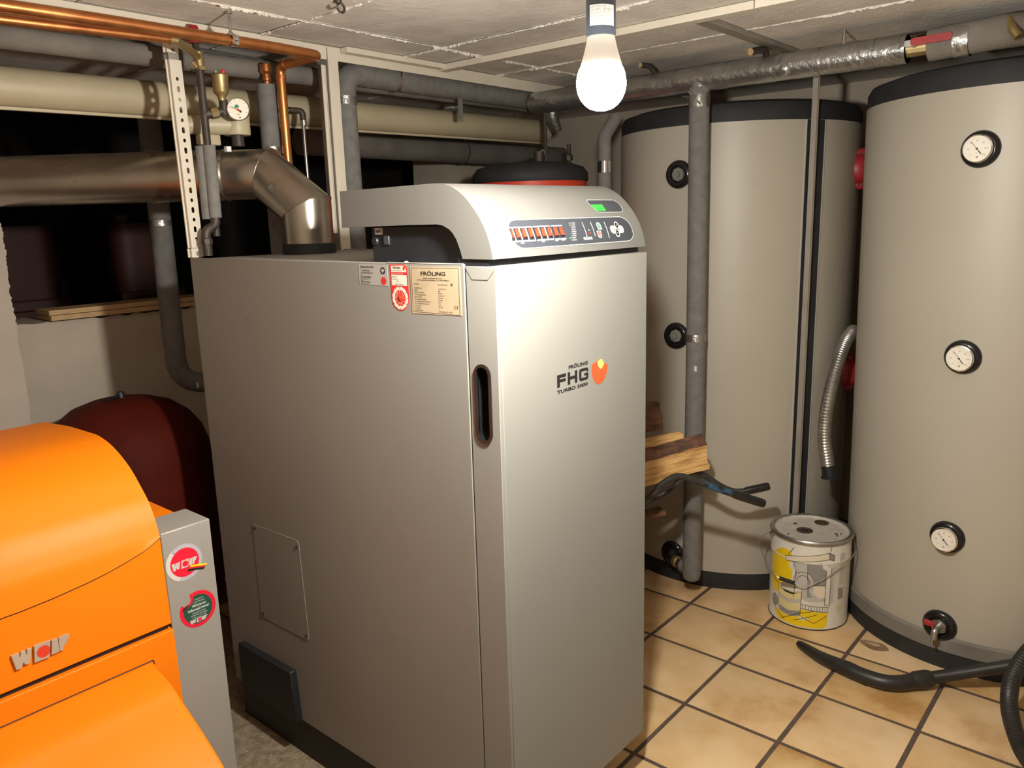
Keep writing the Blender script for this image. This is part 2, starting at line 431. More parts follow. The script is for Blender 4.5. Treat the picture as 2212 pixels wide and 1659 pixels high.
def tag(o, label, cat, group=None):
    o['label'] = label; o['category'] = cat
    if group: o['group'] = group
    return o

def thing(name, label, cat, loc=(0, 0, 0), group=None):
    o = bpy.data.objects.new(name, None); COL.objects.link(o); o.location = loc; ORG[o] = V(loc)
    return tag(o, label, cat, group)

def struct(name, g, m, loc=(0, 0, 0), label=None, smooth=35, bevel=0.0):
    o = build(name, g, m, None, loc, smooth, bevel); o['kind'] = 'structure'
    if label: o['label'] = label
    return o

# ================================================================== SETTING
# floor: slab, screed on the left, single tiles on the right
floor = struct('floor', G().box(-1.8, 2.9, -2.5, 2.05, -0.08, -0.0016), 'grout', label='basement floor')
build('screed', G().box(-1.8, 0.305, -2.5, 2.05, -0.0016, 0.0), 'concrete', floor, label='rough grey brown concrete strip beside the boiler')
PITCH = 0.305; GAP = 0.0135
tx0 = 1.835 - PITCH * 5; ty0 = 0.29 - PITCH * 8
tm = None
tw = PITCH - GAP
tg = G().box(-tw / 2, tw / 2, -tw / 2, tw / 2, -0.006, 0.0)
def make_tile_mesh():
    me = bpy.data.meshes.new('tile'); me.from_pydata(tg.v, [], tg.f)
    bm = bmesh.new(); bm.from_mesh(me)
    top = [e for e in bm.edges if all(v.co.z > -0.001 for v in e.verts)]
    bmesh.ops.bevel(bm, geom=top, offset=0.0025, segments=2, affect='EDGES', profile=0.6)
    bm.to_mesh(me); bm.free()
    me.polygons.foreach_set('use_smooth', [True] * len(me.polygons)); me.set_sharp_from_angle(angle=math.radians(50))
    me.materials.append(M['tile']); return me
tm = make_tile_mesh()
for i in range(9):
    for j in range(14):
        x = tx0 + (i + 0.5) * PITCH; y = ty0 + (j + 0.5) * PITCH
        if x > 2.85 or y > 1.95: continue
        t = bpy.data.objects.new('tile', tm); COL.objects.link(t); t.parent = floor
        t.location = (x + RND.uniform(-.0008, .0008), y + RND.uniform(-.0008, .0008), RND.uniform(-.0006, .0004))
        t.rotation_euler = (0, 0, RND.choice([0, 1, 2, 3]) * math.pi / 2 + RND.uniform(-.003, .003))

# walls
def jag(n, lo, hi, amp):
    return [lo + (hi - lo) * i / n for i in range(n + 1)], [RND.uniform(-amp, amp) for _ in range(n + 1)]
gb = G()
xs, js = jag(70, -0.4, 1.96, 0.006)
top = [(x, 1.213 + j) for x, j in zip(xs, js)]
fy = frame((0, 2.0, 0), (1, 0, 0), (0, 0, 1))     # normal points to -Y
gb.plate([(-0.4, 0.0), (1.96, 0.0)] + top[::-1], fy, -0.25, 0.0)
gb.box(1.96, 2.95, 2.0, 2.25, 0.0, 2.11)
struct('wall_back', gb, 'wall', label='whitewashed rear wall with ragged plaster edge')
gp = G()
zs, js = jag(330, 0.0, 2.1, 0.0022)
wk = 0.0
for q_ in range(len(js)):
    wk = wk * .93 + RND.uniform(-.0022, .0022); js[q_] += wk
edge = [(-0.233 + j, z) for z, j in zip(zs, js)]
gp.plate([(-1.85, 2.1), (-1.85, 0.0)] + edge, frame((0, 1.82, 0), (1, 0, 0), (0, 0, 1)), -0.43, 0.0)
struct('wall_chimney', gp, 'wallroom', label='white chimney wall with chipped corner')
struct('wall_right', G().box(2.78, 2.95, -2.5, 2.25, 0, 2.11), 'wall', label='plastered wall behind the tanks')
struct('wall_left', G().box(-1.95, -1.8, -2.5, 2.25, 0, 2.11), 'wallroom', label='white side wall')
struct('wall_front', G().box(-1.95, 2.95, -2.62, -2.5, 0, 2.11), 'wallroom', label='white wall')
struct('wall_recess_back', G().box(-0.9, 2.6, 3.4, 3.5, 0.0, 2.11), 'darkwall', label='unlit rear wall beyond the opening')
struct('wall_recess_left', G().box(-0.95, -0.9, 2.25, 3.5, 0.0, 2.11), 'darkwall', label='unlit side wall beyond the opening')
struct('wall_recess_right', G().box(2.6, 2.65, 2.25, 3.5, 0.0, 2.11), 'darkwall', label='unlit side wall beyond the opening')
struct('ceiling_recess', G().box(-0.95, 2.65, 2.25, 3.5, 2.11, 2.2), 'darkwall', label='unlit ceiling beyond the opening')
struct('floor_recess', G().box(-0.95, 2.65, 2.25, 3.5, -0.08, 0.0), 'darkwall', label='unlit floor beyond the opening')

# ceiling: slab, formwork boards as panels, squeezed-out seams
ceil = struct('ceiling', G().box(-1.95, 2.95, -2.62, 2.25, 2.1, 2.2), 'ceiling', label='rough concrete ceiling with board marks')
xb = [-1.8, -1.25, -0.73, -0.21, 0.31, 0.85, 1.375, 1.88, 2.4, 2.78]
yb = [-2.5, -1.12, 0.88, 2.25]
for i in range(len(xb) - 1):
    for j in range(len(yb) - 1):
        g = G(); nx, ny = 5, 12
        x0, x1, y0, y1 = xb[i] + .003, xb[i + 1] - .003, yb[j] + .003, yb[j + 1] - .003
        dz = RND.uniform(0, .004); vs_ = []; fs = []
        for a in range(nx + 1):
            for b in range(ny + 1):
                vs_.append((x0 + (x1 - x0) * a / nx, y0 + (y1 - y0) * b / ny, 2.09 + dz + RND.uniform(-.0008, .0008)))
        for a in range(nx):
            for b in range(ny):
                k = a * (ny + 1) + b; fs.append((k, k + 1, k + ny + 2, k + ny + 1))
        g.add(vs_, fs)
        for p, q in (((x0, y0), (x1, y0)), ((x1, y0), (x1, y1)), ((x1, y1), (x0, y1)), ((x0, y1), (x0, y0))):
            g.add([(p[0], p[1], 2.092 + dz), (q[0], q[1], 2.092 + dz), (q[0], q[1], 2.1), (p[0], p[1], 2.1)], [(0, 1, 2, 3)])
        build('panel', g, 'ceiling', ceil, smooth=0, recalc=False)
def seam(a, b, n, wd=0.007):
    g = G(); a = V(a); b = V(b); d = (b - a).normalized(); s = V((-d.y, d.x, 0))
    vs_ = []; fs = []; live = 1.0; wob = 0.0
    for i in range(n + 1):
        wob = wob * .9 + RND.uniform(-.0012, .0012); p = a + (b - a) * i / n + s * wob
        if RND.random() < .06: live = RND.choice([0.1, 0.4, .8, 1, 1.5])
        wv = wd * RND.uniform(.4, 1.3) * live; hv = RND.uniform(.001, .006) * live + .0005
        vs_ += [p + s * wv + V((0, 0, 2.0915)), p + V((RND.uniform(-.003, .003), RND.uniform(-.003, .003), 2.09 - hv)), p - s * wv + V((0, 0, 2.0915))]
        if i:
            k = 3 * i; fs += [(k - 3, k, k + 1, k - 2), (k - 2, k + 1, k + 2, k - 1)]
    g.add(vs_, fs); build('mortar_seam', g, 'fin', ceil, smooth=30)
for x in (-0.21, 0.31, 0.85, 1.375, 1.88): seam((x, -1.9, 0), (x, 1.9, 0), 620, .0032)
seam((-0.6, 0.88, 0), (2.6, 0.885, 0), 560, .0042)

# metal frame of a removed partition
def rail(name, g, label, mt='whitemetal'):
    c = V(g.v[0])
    return tag(build(name, g, mt, None, c, bevel=.0015), label, 'metal rail')
g = G().box(-0.9, 1.82, 1.10, 1.104, 2.048, 2.09).box(-0.9, 1.82, 1.104, 1.15, 2.084, 2.088)
rail('ceiling_rail', g, 'long white metal rail fixed to the ceiling behind the copper pipe')
g = G().box(0.60, 1.045, 1.062, 1.096, 2.072, 2.0895)
rail('ceiling_rail', g, 'short white metal rail between upright post and ceiling corner')
g = G().box(1.045, 1.085, -1.3, -0.115, 2.068, 2.0895)
rail('ceiling_rail', g, 'white ceiling rail piece at the top edge of the photo, right of the bulb')
g = G().box(1.045, 1.085, -0.112, 1.098, 2.068, 2.0895)
rail('ceiling_rail', g, 'white ceiling rail running behind the lit bulb')
g = G().box(1.09, 1.93, 0.055, 0.098, 2.075, 2.0895)
rail('ceiling_rail', g, 'grey ceiling rail leading to the thin post at the tank', 'greymetal')

# perforated post
pr = thing('perforated_post', 'white slotted metal post standing behind the boiler in front of the flue', 'metal post', (0.03, 1.1, 1.45))
def slotted(name, x0, x1, z0, z1, slots, lean, y=1.1):
    fn = lambda x, z, d: V((x + lean * (z - 1.45), y - d, z))
    holes = [capsule((x0 + x1) / 2 + dx, z, .0042, hh, 5) for z, hh, dx in slots]
    g = G().plate([(x0, z0), (x1, z0), (x1, z1), (x0, z1)], fn, -0.002, 0.0, holes)
    g.plate([(x0, z0), (x0 + .003, z0), (x0 + .003, z1), (x0, z1)], fn, -0.014, -0.002)
    g.plate([(x1 - .003, z0), (x1, z0), (x1, z1), (x1 - .003, z1)], fn, -0.014, -0.002)
    g.plate([(x0 - .0045, z0), (x0, z0), (x0, z1), (x0 - .0045, z1)], fn, -0.016, -0.012)
    return build(name, g, 'whitemetal', pr, smooth=0)
sl = []
z = 1.50; k = 0
while z < 1.96:
    sl.append((z, 0.0085 if k % 2 else .0052, 0)); z += .0272; k += 1
slotted('strut', 0.021, 0.056, 1.475, 1.985, sl, -0.012)
slotted('strut_end', 0.019, 0.053, 1.448, 1.4735, [(1.458, .007, 0)], -0.012)
slotted('strut_top', 0.019, 0.052, 2.003, 2.043, [(2.01, .005, 0)], -0.012)
build('strut_joint', G().box(0.022, 0.05, 1.104, 1.112, 1.44, 1.5), 'greymetal', pr); build('strut_joint', G().box(0.016, 0.046, 1.104, 1.112, 1.97, 2.03), 'greymetal', pr)

# upright stud
t = thing('metal_stud', 'white upright metal stud between flue elbow and control hood', 'metal post', (0.55, 1.1, 0.0))
build('face', G().box(0.548, 0.588, 1.098, 1.101, 0.0, 2.085), 'whitemetal', t, bevel=.0008)
build('flange', G().box(0.545, 0.548, 1.098, 1.15, 0.0, 2.085).box(0.585, 0.588, 1.1, 1.15, 0.0, 2.085), 'greymetal', t)
build('lip', G().box(0.522, 0.534, 1.10, 1.103, 1.5, 2.03).box(0.536, 0.5385, 1.10, 1.11, 1.5, 2.03), 'whitemetal', t, label='narrow white edge strip')
t = thing('metal_stud', 'thin grey upright post standing against the rear tank', 'metal post', (1.862, 0.018, 0.0))
build('face', G().box(1.870, 1.874, 0.004, 0.0235, 0.0, 2.075), 'greymetal', t)
build('flange', G().box(1.874, 1.887, 0.004, 0.007, 0.0, 2.075), 'whitemetal', t)
def poly_area_pts(c, rx, ry, n=28, jit=.2):
    ph = RND.uniform(0, 6)
    return [(c[0] + rx * math.cos(a) * (1 + jit * math.sin(3 * a + ph)), c[1] + ry * math.sin(a) * (1 + jit * math.cos(2 * a + ph))) for a in [i * 2 * math.pi / n for i in range(n)]]
M['stain'] = mat('dried_water_stain', (0.40, 0.26, 0.15), 0.5, 0, (0.21, 0.12, 0.07), 30, lo=.35, hi=.7)
fz = frame((0, 0, 0), (1, 0, 0), (0, 1, 0))
M['stainpale'] = mat('pale_limescale', (0.60, 0.44, 0.27), 0.5, 0, (0.45, 0.30, 0.17), 60)
build('stain', G().flat(poly_area_pts((1.640, -0.378), .030, .046, 36, .12), fz, .0007), 'stain', floor, smooth=0, label='brown dried water stain')
build('stain_core', G().flat(poly_area_pts((1.648, -0.374), .012, .020, 24, .3), fz, .0009), 'stainpale', floor, smooth=0, label='pale limescale spot')

# ================================================================== WOOD BOILER
BW, BD, BT = 0.553, 1.078, 1.448
bo = thing('wood_boiler', 'large silver grey log boiler with curved control hood', 'boiler', (0.27, 0.5, 0.0))
SIDE = frame((0, 0, 0), (0, -1, 0), (0, 0, 1))      # x' = -Y, outward normal -X
FRONT = frame((0, -0.083, 0), (1, 0, 0), (0, 0, 1))  # outward normal -Y
build('plinth', G().box(0.012, BW - .012, 0.02, BD - .01, 0.0, 0.13), 'plinth', bo, bevel=.003)
build('side_panel', G().box(0.0, 0.012, 0.0, BD, 0.128, BT), 'silver', bo, bevel=.002)
build('side_panel', G().box(BW - .012, BW, 0.0, BD, 0.128, BT), 'silver', bo, bevel=.002)
build('back_panel', G().box(0.012, BW - .012, BD - .012, BD - .001, 0.13, BT - .004), 'silver', bo)
build('top_panel', G().box(0.012, BW - .012, 0.0, BD - .012, BT - .02, BT - .003), 'silver', bo, bevel=.001)
build('front_core', G().box(0.014, BW - .014, 0.003, 0.05, 0.13, BT - .021), 'black', bo)
# door: front skin, side skin with the grip opening
door_z0, door_z1 = 0.14, 1.4445
grip_c, grip_z = 0.040, 1.170
hole = capsule(grip_c, grip_z, 0.0195, 0.079, 10)
dg = G().plate([(0.0035, door_z0), (0.083, door_z0), (0.083, door_z1), (0.0035, door_z1)], SIDE, -0.010, 0.0, [hole])
dg.box(0.010, BW, -0.083, -0.073, door_z0, door_z1).box(BW - .01, BW, -0.073, -0.0035, door_z0, door_z1)
dg.box(0.010, BW - .01, -0.073, -0.0035, door_z1 - .008, door_z1).box(0.010, BW - .01, -0.073, -0.0035, door_z0, door_z0 + .008)
dg.box(0.010, BW - .01, -0.012, -0.004, door_z0 + .008, door_z1 - .008)
door = build('door', dg, 'silver', bo, bevel=.0018)
gg = G()
gg.plate(capsule(grip_c, grip_z, 0.0225, 0.082, 10), SIDE, -0.004, 0.0035, [capsule(grip_c, grip_z, 0.0165, 0.076, 10)])
gg.plate(capsule(grip_c, grip_z, 0.0165, 0.076, 10), SIDE, -0.034, -0.030)
gg.plate(capsule(grip_c, grip_z, 0.019, 0.078, 10), SIDE, -0.034, -0.002, [capsule(grip_c, grip_z, 0.0165, 0.076, 10)])
build('door_grip', gg, 'blackgloss', door, smooth=40, label='black recessed grip')
gl = G().line([(0.006, 1.438), (0.020, 1.4185), (0.062, 1.4185), (0.079, 1.436)], .0011, SIDE, .0006)
build('fold_seam', gl, 'groove', door, smooth=0)
build('hinge', G().lathe([(0, 0), (.008, 0), (.008, .02), (0, .02)], (BW - .012, -0.035, door_z0 - .02), seg=14).box(BW - .03, BW - .002, -0.045, 0.01, .1, .12), 'chrome', bo)
build('hinge', G().lathe([(0, 0), (.006, 0), (.006, .012), (0, .012)], (BW - .01, -0.04, door_z1 + .001), seg=14), 'chrome', bo)
# door lettering and flame emblem
def fit_text(g, txt, x0, x1, y, h, fn, d, bold, capfrac=0.73, depth=0):
    t = G(); t.text(txt, 0, 0, 1.0, lambda a, b, c: V((a, b, 0)), 0, bold=bold)
    lo = min(v[0] for v in t.v); hi = max(v[0] for v in t.v)
    ylo = 0.0; yhi = max(v[1] for v in t.v) if 'Ö' not in txt else None
    tt = G(); tt.text('H', 0, 0, 1.0, lambda a, b, c: V((a, b, 0)), 0, bold=bold); yhi = max(v[1] for v in tt.v); ylo = min(v[1] for v in tt.v)
    g.add([fn(x0 + (v[0] - lo) / (hi - lo) * (x1 - x0), y + (v[1] - ylo) / (yhi - ylo) * h, d) for v in t.v], t.f)
def fit_plain(g, txt, x0, x1, y, h, fn, d, bold=0.0): fit_text(g, txt, x0, x1, y, h, fn, d, bold)
g = G()
fit_text(g, 'FRÖLING', .2285, .300, 1.2085, .0080, FRONT, .0006, .035)
# block letters of the big logo
def stroke(g, pts, wd, fn, d): 
    g.line(pts, wd, fn, d)
    for p in pts[1:-1]: g.flat(circ(p[0], p[1], wd / 2, 10), fn, d)
X0, Y0, Hh = .1865, 1.1745, .0275
g.flat([(X0, Y0), (X0 + .0095, Y0), (X0 + .0095, Y0 + .0105), (X0 + .031, Y0 + .0105), (X0 + .031, Y0 + .017), (X0 + .0095, Y0 + .017), (X0 + .0095, Y0 + .0205), (X0 + .032, Y0 + .0205), (X0 + .032, Y0 + Hh), (X0, Y0 + Hh)], FRONT, .0006)
hx = X0 + .038
g.flat([(hx, Y0), (hx + .009, Y0), (hx + .009, Y0 + .0105), (hx + .0265, Y0 + .0105), (hx + .0265, Y0), (hx + .0355, Y0), (hx + .0355, Y0 + Hh), (hx + .0265, Y0 + Hh), (hx + .0265, Y0 + .017), (hx + .009, Y0 + .017), (hx + .009, Y0 + Hh), (hx, Y0 + Hh)], FRONT, .0006)
gx = X0 + .0805; gw = .0355
go = circ(gx + gw - .007, Y0 + Hh - .007, .007, 5, 0, math.pi / 2) + circ(gx + .007, Y0 + Hh - .007, .007, 5, math.pi / 2, math.pi) + circ(gx + .007, Y0 + .007, .007, 5, math.pi, 1.5 * math.pi) + circ(gx + gw - .007, Y0 + .007, .007, 5, 1.5 * math.pi, 2 * math.pi)
inner_c = [(gx + gw, Y0 + .0185), (gx + gw - .008, Y0 + .0185), (gx + gw - .008, Y0 + .0215), (gx + .0085, Y0 + .0215), (gx + .0085, Y0 + .006), (gx + gw - .008, Y0 + .006), (gx + gw - .008, Y0 + .0105), (gx + .0195, Y0 + .0105), (gx + .0195, Y0 + .0155), (gx + gw, Y0 + .0155)]
right_up = [p for p in go[:6]]
g.flat(right_up + go[6:18] + go[18:] + [(gx + gw, Y0 + .0155)] + inner_c[::-1][1:] , FRONT, .0006)
fit_text(g, 'TURBO 3000', .186, .300, 1.1605, .0078, FRONT, .0006, .035)
build('door_lettering', g, 'printblack', door, smooth=0, recalc=False, label='black FRÖLING FHG TURBO 3000 lettering')
fl = [(.3172, 1.2055), (.3205, 1.2072), (.3235, 1.2060), (.327, 1.2080), (.331, 1.2078), (.336, 1.2095), (.341, 1.2090), (.346, 1.2120), (.351, 1.2128), (.357, 1.2115), (.3625, 1.207), (.3655, 1.2005), (.3685, 1.1985), (.372, 1.1992), (.3765, 1.1968), (.3805, 1.1955), (.3815, 1.1925), (.3795, 1.191), (.3785, 1.183), (.3745, 1.174), (.3685, 1.1655), (.360, 1.1585), (.350, 1.1550), (.340, 1.1558), (.331, 1.1605), (.3235, 1.168), (.3175, 1.178), (.3145, 1.190), (.3150, 1.199)]
em = build('flame_emblem', G().flat(fl, FRONT, .0006), 'flame', door, smooth=0, recalc=False)
build('flame_core', G().flat([(.338, 1.2078), (.341, 1.2086), (.346, 1.2116), (.351, 1.2124), (.357, 1.211), (.362, 1.206), (.3648, 1.200), (.362, 1.195), (.356, 1.190), (.349, 1.190), (.342, 1.196)], FRONT, .0009), 'flame2', em, smooth=0, recalc=False)

# side details
g = G().line([(-.882, .693), (-.667, .698), (-.658, .690), (-.650, .412), (-.652, .407), (-.884, .404)], .0013, SIDE, .0016, True)
insp = build('inspection_cover', G().plate([(-.884, .404), (-.652, .406), (-.650, .412), (-.658, .690), (-.667, .698), (-.882, .693)], SIDE, 0.0, .0014), 'silver', bo, smooth=0)
build('cover_edge', g, 'edge', insp, smooth=0, recalc=False)
for p in ((-.873, .683), (-.667, .680), (-.66, .418), (-.873, .416)):
    build('screw', G().lathe([(0, .003), (.003, .003), (.0045, .0015), (.0045, 0)], SIDE(p[0], p[1], .0012), (-1, 0, 0), 10), 'rivet', insp)
vb = build('vent_box', G().plate([(-1.008, .138), (-.717, .131), (-.728, .288), (-1.004, .283)], SIDE, 0.0, .022), 'plinth', bo, bevel=.004, label='black cover box at the boiler foot')
build('knockout', G().line(circ(-.805, 1.279, .0135, 22), .0007, SIDE, .0004, True), 'groove', bo, smooth=0, recalc=False)
build('edge_trim', G().box(-.0008, .004, 0.004, .230, BT - .0005, BT + .0012), 'edge', bo)
build('edge_clip', G().lathe([(0, .004), (.004, .003), (.005, 0)], (0.004, .172, BT), seg=12), 'labelwhite', bo)

# type plate
tp = build('type_plate', G().plate([(-.1565, 1.3425), (-.0095, 1.3455), (-.0115, 1.4425), (-.157, 1.4415)], SIDE, 0, .0008), 'plate', bo, smooth=0, label='cream metal type plate with black lettering')
g = G()
def S2(x, y, d):   # plate coordinates 0..1 -> side plane
    return SIDE(-.157 + x * .1475, 1.3435 + y * .099 + .0015 * x, d)
P2 = lambda w_, x, y, h, b=.01, sx=1.0: g.text(w_, x, y, h, S2, .0012, bold=b, sx=sx)
fit_text(g, 'FRÖLING', .225, .715, .800, .082, S2, .0012, .018)
kx = .099 / .1475
P2('Heizkessel- u. Behälterbau Ges. m. b. H.', .26, .735, .036, .012, kx)
P2('A-4710 Grieskirchen, Industriestraße 12, Tel. +43 (0) 7248/606-0', .14, .695, .036, .012, kx)
rows = [('Kesseltype', 'FHG TURBO 3000'), ('', ''), ('Herstellnummer', '10. 31923  F 03'), ('Baujahr', '2005'), ('Nennwärmeleistung', '29,9 kW'), ('Wärmeleistungsbereich', '10..29,9 kW'), ('Zul. Brennstoff', 'Stückholz'), ('Feuerungswärmeleistung', '33,4 kW'), ('max. zulässige Betriebstemperatur', '90 °C'), ('max. zulässiger Betriebsdruck', '3 bar'), ('Wasserinhalt', '105 Liter'), ('Kesselklasse', '3'), ('Elektroanschluss', '230V  50Hz  0,5 A  110 W')]
yy = .615
for i, (a, b) in enumerate(rows):
    if a: P2(a, .075, yy, .036, .008, kx); P2(b, .555, yy - .01, .036, .006, kx)
    yy -= .047 if i else .04
P2('30', .80, .600, .075, .01, kx)
P2('C', .855, .135, .085, .004, kx); P2('E', .905, .135, .085, .004, kx)
g.line([(.03, .03), (.96, .015), (.965, .955), (.03, .955)], .006, S2, .0011, True)
build('plate_lettering', g, 'printblack', tp, smooth=0, recalc=False)
# chimney sweep test sticker
st = build('test_sticker', G().plate([(-.326, 1.3995), (-.228, 1.397), (-.2285, 1.4425), (-.327, 1.444)], SIDE, 0, .0005), 'clearsticker', bo, smooth=0, label='silver test sticker with black print')
g = G()
S3 = lambda x, y, d: SIDE(-.326 + x * .098, 1.398 + y * .045, d)
k3 = .045 / .098
for w_, x, y, h, b in (('Anlage überprüft', .06, .84, .135, .014), ('für', .07, .755, .06, 0), ('Umweltschutz', .10, .67, .10, .008), ('u. Energieeinsparung', .06, .56, .10, .008), ('durch', .07, .49, .06, 0), ('Christian Müller', .06, .345, .115, .016), ('Schornsteinfegermeister', .06, .265, .065, .004), ('Bachstr. 11', .06, .20, .06, 0), ('98617 Henneberg', .06, .125, .085, .012), ('Telefon 03 69 41 / 7 10 78', .06, .06, .06, .004)):
    g.text(w_, x, y, h * 1.1, S3, .0009, bold=b, sx=k3)
build('sticker_disc', G().flat(circ(.835, .715, .082, 20, ry=.175), S3, .0008), 'printblack', st, smooth=0, recalc=False)
build('sticker_print', g, 'printblack', st, smooth=0, recalc=False)
g = G().line([(.80, .78), (.79, .72), (.82, .68)], .022, S3, .0011).line([(.87, .78), (.88, .72), (.85, .68)], .022, S3, .0011).line([(.835, .82), (.835, .60)], .022, S3, .0011)
build('sticker_emblem', g, 'printwhite', st, smooth=0, recalc=False)
g = G().flat(circ(.845, .225, .088, 20, ry=.19), S3, .0008)
sr = build('sticker_seal', g, 'printred', st, smooth=0, recalc=False)
# red service sticker with month wheel
so = [(-.2205, 1.4435), (-.1745, 1.4450), (-.1655, 1.4370)] + [(-.1645, 1.373)] + [(-.1925 + .0275 * math.cos(a), 1.3725 + .0265 * math.sin(a)) for a in [-i * math.pi / 14 for i in range(15)]] + [(-.220, 1.373)]
ss = build('service_sticker', G().plate(so, SIDE, 0, .0006), 'printred', bo, smooth=0, label='red service sticker with round month wheel')
g = G().flat([(-.2165, 1.4415), (-.176, 1.4425), (-.169, 1.4355), (-.168, 1.4285), (-.2165, 1.428)], SIDE, .0009)
g.flat([(-.2165, 1.4225), (-.168, 1.4225), (-.168, 1.3995), (-.2165, 1.4)], SIDE, .0009)
wc = (-.1925, 1.373)
g.plate(circ(wc[0], wc[1], .0248, 30), SIDE, .0006, .0009, [circ(wc[0], wc[1], .0175, 30)])
for k in range(12):
    a = k * math.pi / 6
    g.line([(wc[0] + .008 * math.cos(a), wc[1] + .008 * math.sin(a)), (wc[0] + .0175 * math.cos(a), wc[1] + .0175 * math.sin(a))], .0008, SIDE, .0009)
build('sticker_field', g, 'paper', ss, smooth=0, recalc=False)
g = G(); g.text('FRÖLING', -.210, 1.4355, .0058, SIDE, .0012, bold=.02, sx=1.0)
g.text('Heizkessel- und Behälterbau', -.2155, 1.4310, .0028, SIDE, .0012); g.text('gewartet am', -.2155, 1.4175, .0036, SIDE, .0012); g.text('Kundendienst', -.2155, 1.4125, .0036, SIDE, .0012); g.text('Nächste Wartung', -.205, 1.4015, .0036, SIDE, .0012)
g.line([(-.201, 1.4085), (-.197, 1.411), (-.199, 1.407), (-.194, 1.4105), (-.192, 1.4085)], .0004, SIDE, .0012)
for k in range(12):
    a = math.pi / 2 - (k + 1) * math.pi / 6
    g.text(str(k + 1), wc[0] + .0212 * math.cos(a), wc[1] + .0212 * math.sin(a), .0065, lambda x, y, d: SIDE(x, y, d), .0012, align='CENTER', rot=a - math.pi / 2)
    g_ = k
build('sticker_text', g, 'printblack', ss, smooth=0, recalc=False)
g = G()
for k, yv in enumerate(('10', '11', '12', '13', '05', '06', '07', '08', '09')):
    a = math.pi / 2 - k * 2 * math.pi / 9
    g.text(yv, wc[0] + .0125 * math.cos(a), wc[1] + .0125 * math.sin(a) - .001, .0045, SIDE, .0012, align='CENTER')
g.text('Heizkessel-Überprüfung', -.216, 1.4240, .0038, SIDE, .0012)
build('sticker_white_text', g, 'printwhite', ss, smooth=0, recalc=False)
build('sticker_ball', G().lathe([(0, .002), (.004, .0016), (.0065, .0004)], SIDE(wc[0], wc[1], .0006), (-1, 0, 0), 16), 'red', ss)
build('sticker_flame', G().flat(circ(-.1752, 1.4365, .0034, 14, ry=.0045), SIDE, .0012), 'red', ss, smooth=0, recalc=False)

# ---- control hood
OUT = [(0.374, 1.603), (0.214, 1.6045), (0.13, 1.6055), (0.075, 1.606), (0.052, 1.605), (0.037, 1.602), (0.019, 1.595), (-0.001, 1.5835), (-0.0165, 1.571), (-0.033, 1.554), (-0.046, 1.538), (-0.0575, 1.520), (-0.066, 1.503), (-0.072, 1.486), (-0.0755, 1.472), (-0.0785, 1.458)]
INN = [(0.002, 1.458), (0.008, 1.476), (0.017, 1.496), (0.026, 1.508), (0.036, 1.516), (0.053, 1.5235), (0.07, 1.526), (0.23, 1.525), (0.375, 1.523)]
curve = catmull([(0, a, b) for a, b in OUT[3:]], 4)
oc = [(p.y, p.z) for p in [V((0, *q)) for q in OUT[:3]] + curve]
hx0, hx1 = -0.001, BW + .001
ring = oc + INN
fs_side = lambda x: (lambda a, b, d: V((x + d, a, b)))
g = G()
tris = tessellate_polygon([[V((a, b, 0)) for a, b in ring]])
n = len(ring)
g.add([(hx0, a, b) for a, b in ring], [tuple(t) for t in tris])
g.add([(hx1, a, b) for a, b in ring], [tuple(t) for t in tris])
g.add([(hx0, a, b) for a, b in ring] + [(hx1, a, b) for a, b in ring], [(i, (i + 1) % n, (i + 1) % n + n, i + n) for i in range(n)])
bmv = g
hood = build('control_hood', g, 'hood', bo, smooth=0)
me = hood.data
bm = bmesh.new(); bm.from_mesh(me); bmesh.ops.remove_doubles(bm, verts=bm.verts, dist=1e-5); bmesh.ops.recalc_face_normals(bm, faces=bm.faces); bm.to_mesh(me); bm.free()
me.polygons.foreach_set('use_smooth', [True] * len(me.polygons)); me.set_sharp_from_angle(angle=math.radians(32))
b_ = hood.modifiers.new('bevel', 'BEVEL'); b_.width = .002; b_.segments = 2; b_.limit_method = 'ANGLE'; b_.angle_limit = math.radians(45)
# mapping (x, arc length from the lower front edge, offset) -> hood surface
PR = oc[::-1]; SS = [0.0]
for a, b in zip(PR, PR[1:]): SS.append(SS[-1] + math.hypot(b[0] - a[0], b[1] - a[1]))
def HOOD(x, s, d):
    i = 0
    while i < len(PR) - 2 and SS[i + 1] < s: i += 1
    u = (s - SS[i]) / (SS[i + 1] - SS[i]); a, b = PR[i], PR[i + 1]
    ty, tz = b[0] - a[0], b[1] - a[1]; L = math.hypot(ty, tz)
    return V((x, a[0] + ty * u - tz / L * d, a[1] + tz * u + ty / L * d))
win = circ(.0975, .0570, .0305, 6, math.pi / 2, math.pi, ry=.0205) + [(.0665, .046)] + circ(.0985, .0390, .0310, 6, math.pi, 1.5 * math.pi, ry=.0225) + circ(.478, .0365, .0300, 6, 1.5 * math.pi, 2 * math.pi, ry=.0205) + circ(.474, .0465, .0345, 6, 0, math.pi / 2, ry=.0305)
def hoodflat(poly, d): return G().flat(poly, HOOD, d, .004, 1)
cp = build('control_panel', hoodflat(win, .0008), 'panelblack', hood, smooth=60, recalc=False, label='dark keypad panel with red rocker switches')
build('panel_rim', G().line(win, .0016, HOOD, .0012, True, .004), 'printwhite', hood, smooth=0, recalc=False)
lcdp = [(.3905, .1265), (.394, .1288), (.4975, .1282), (.506, .1245), (.5125, .117), (.5135, .107), (.508, .0955), (.503, .0915), (.497, .0898), (.408, .0905), (.401, .0925), (.394, .1005), (.3895, .1125), (.389, .121)]
lc = build('display_window', hoodflat(lcdp, .0008), 'panelblack', hood, smooth=60, recalc=False)
build('display_rim', G().line(lcdp, .0014, HOOD, .0012, True, .004), 'printwhite', hood, smooth=0, recalc=False)
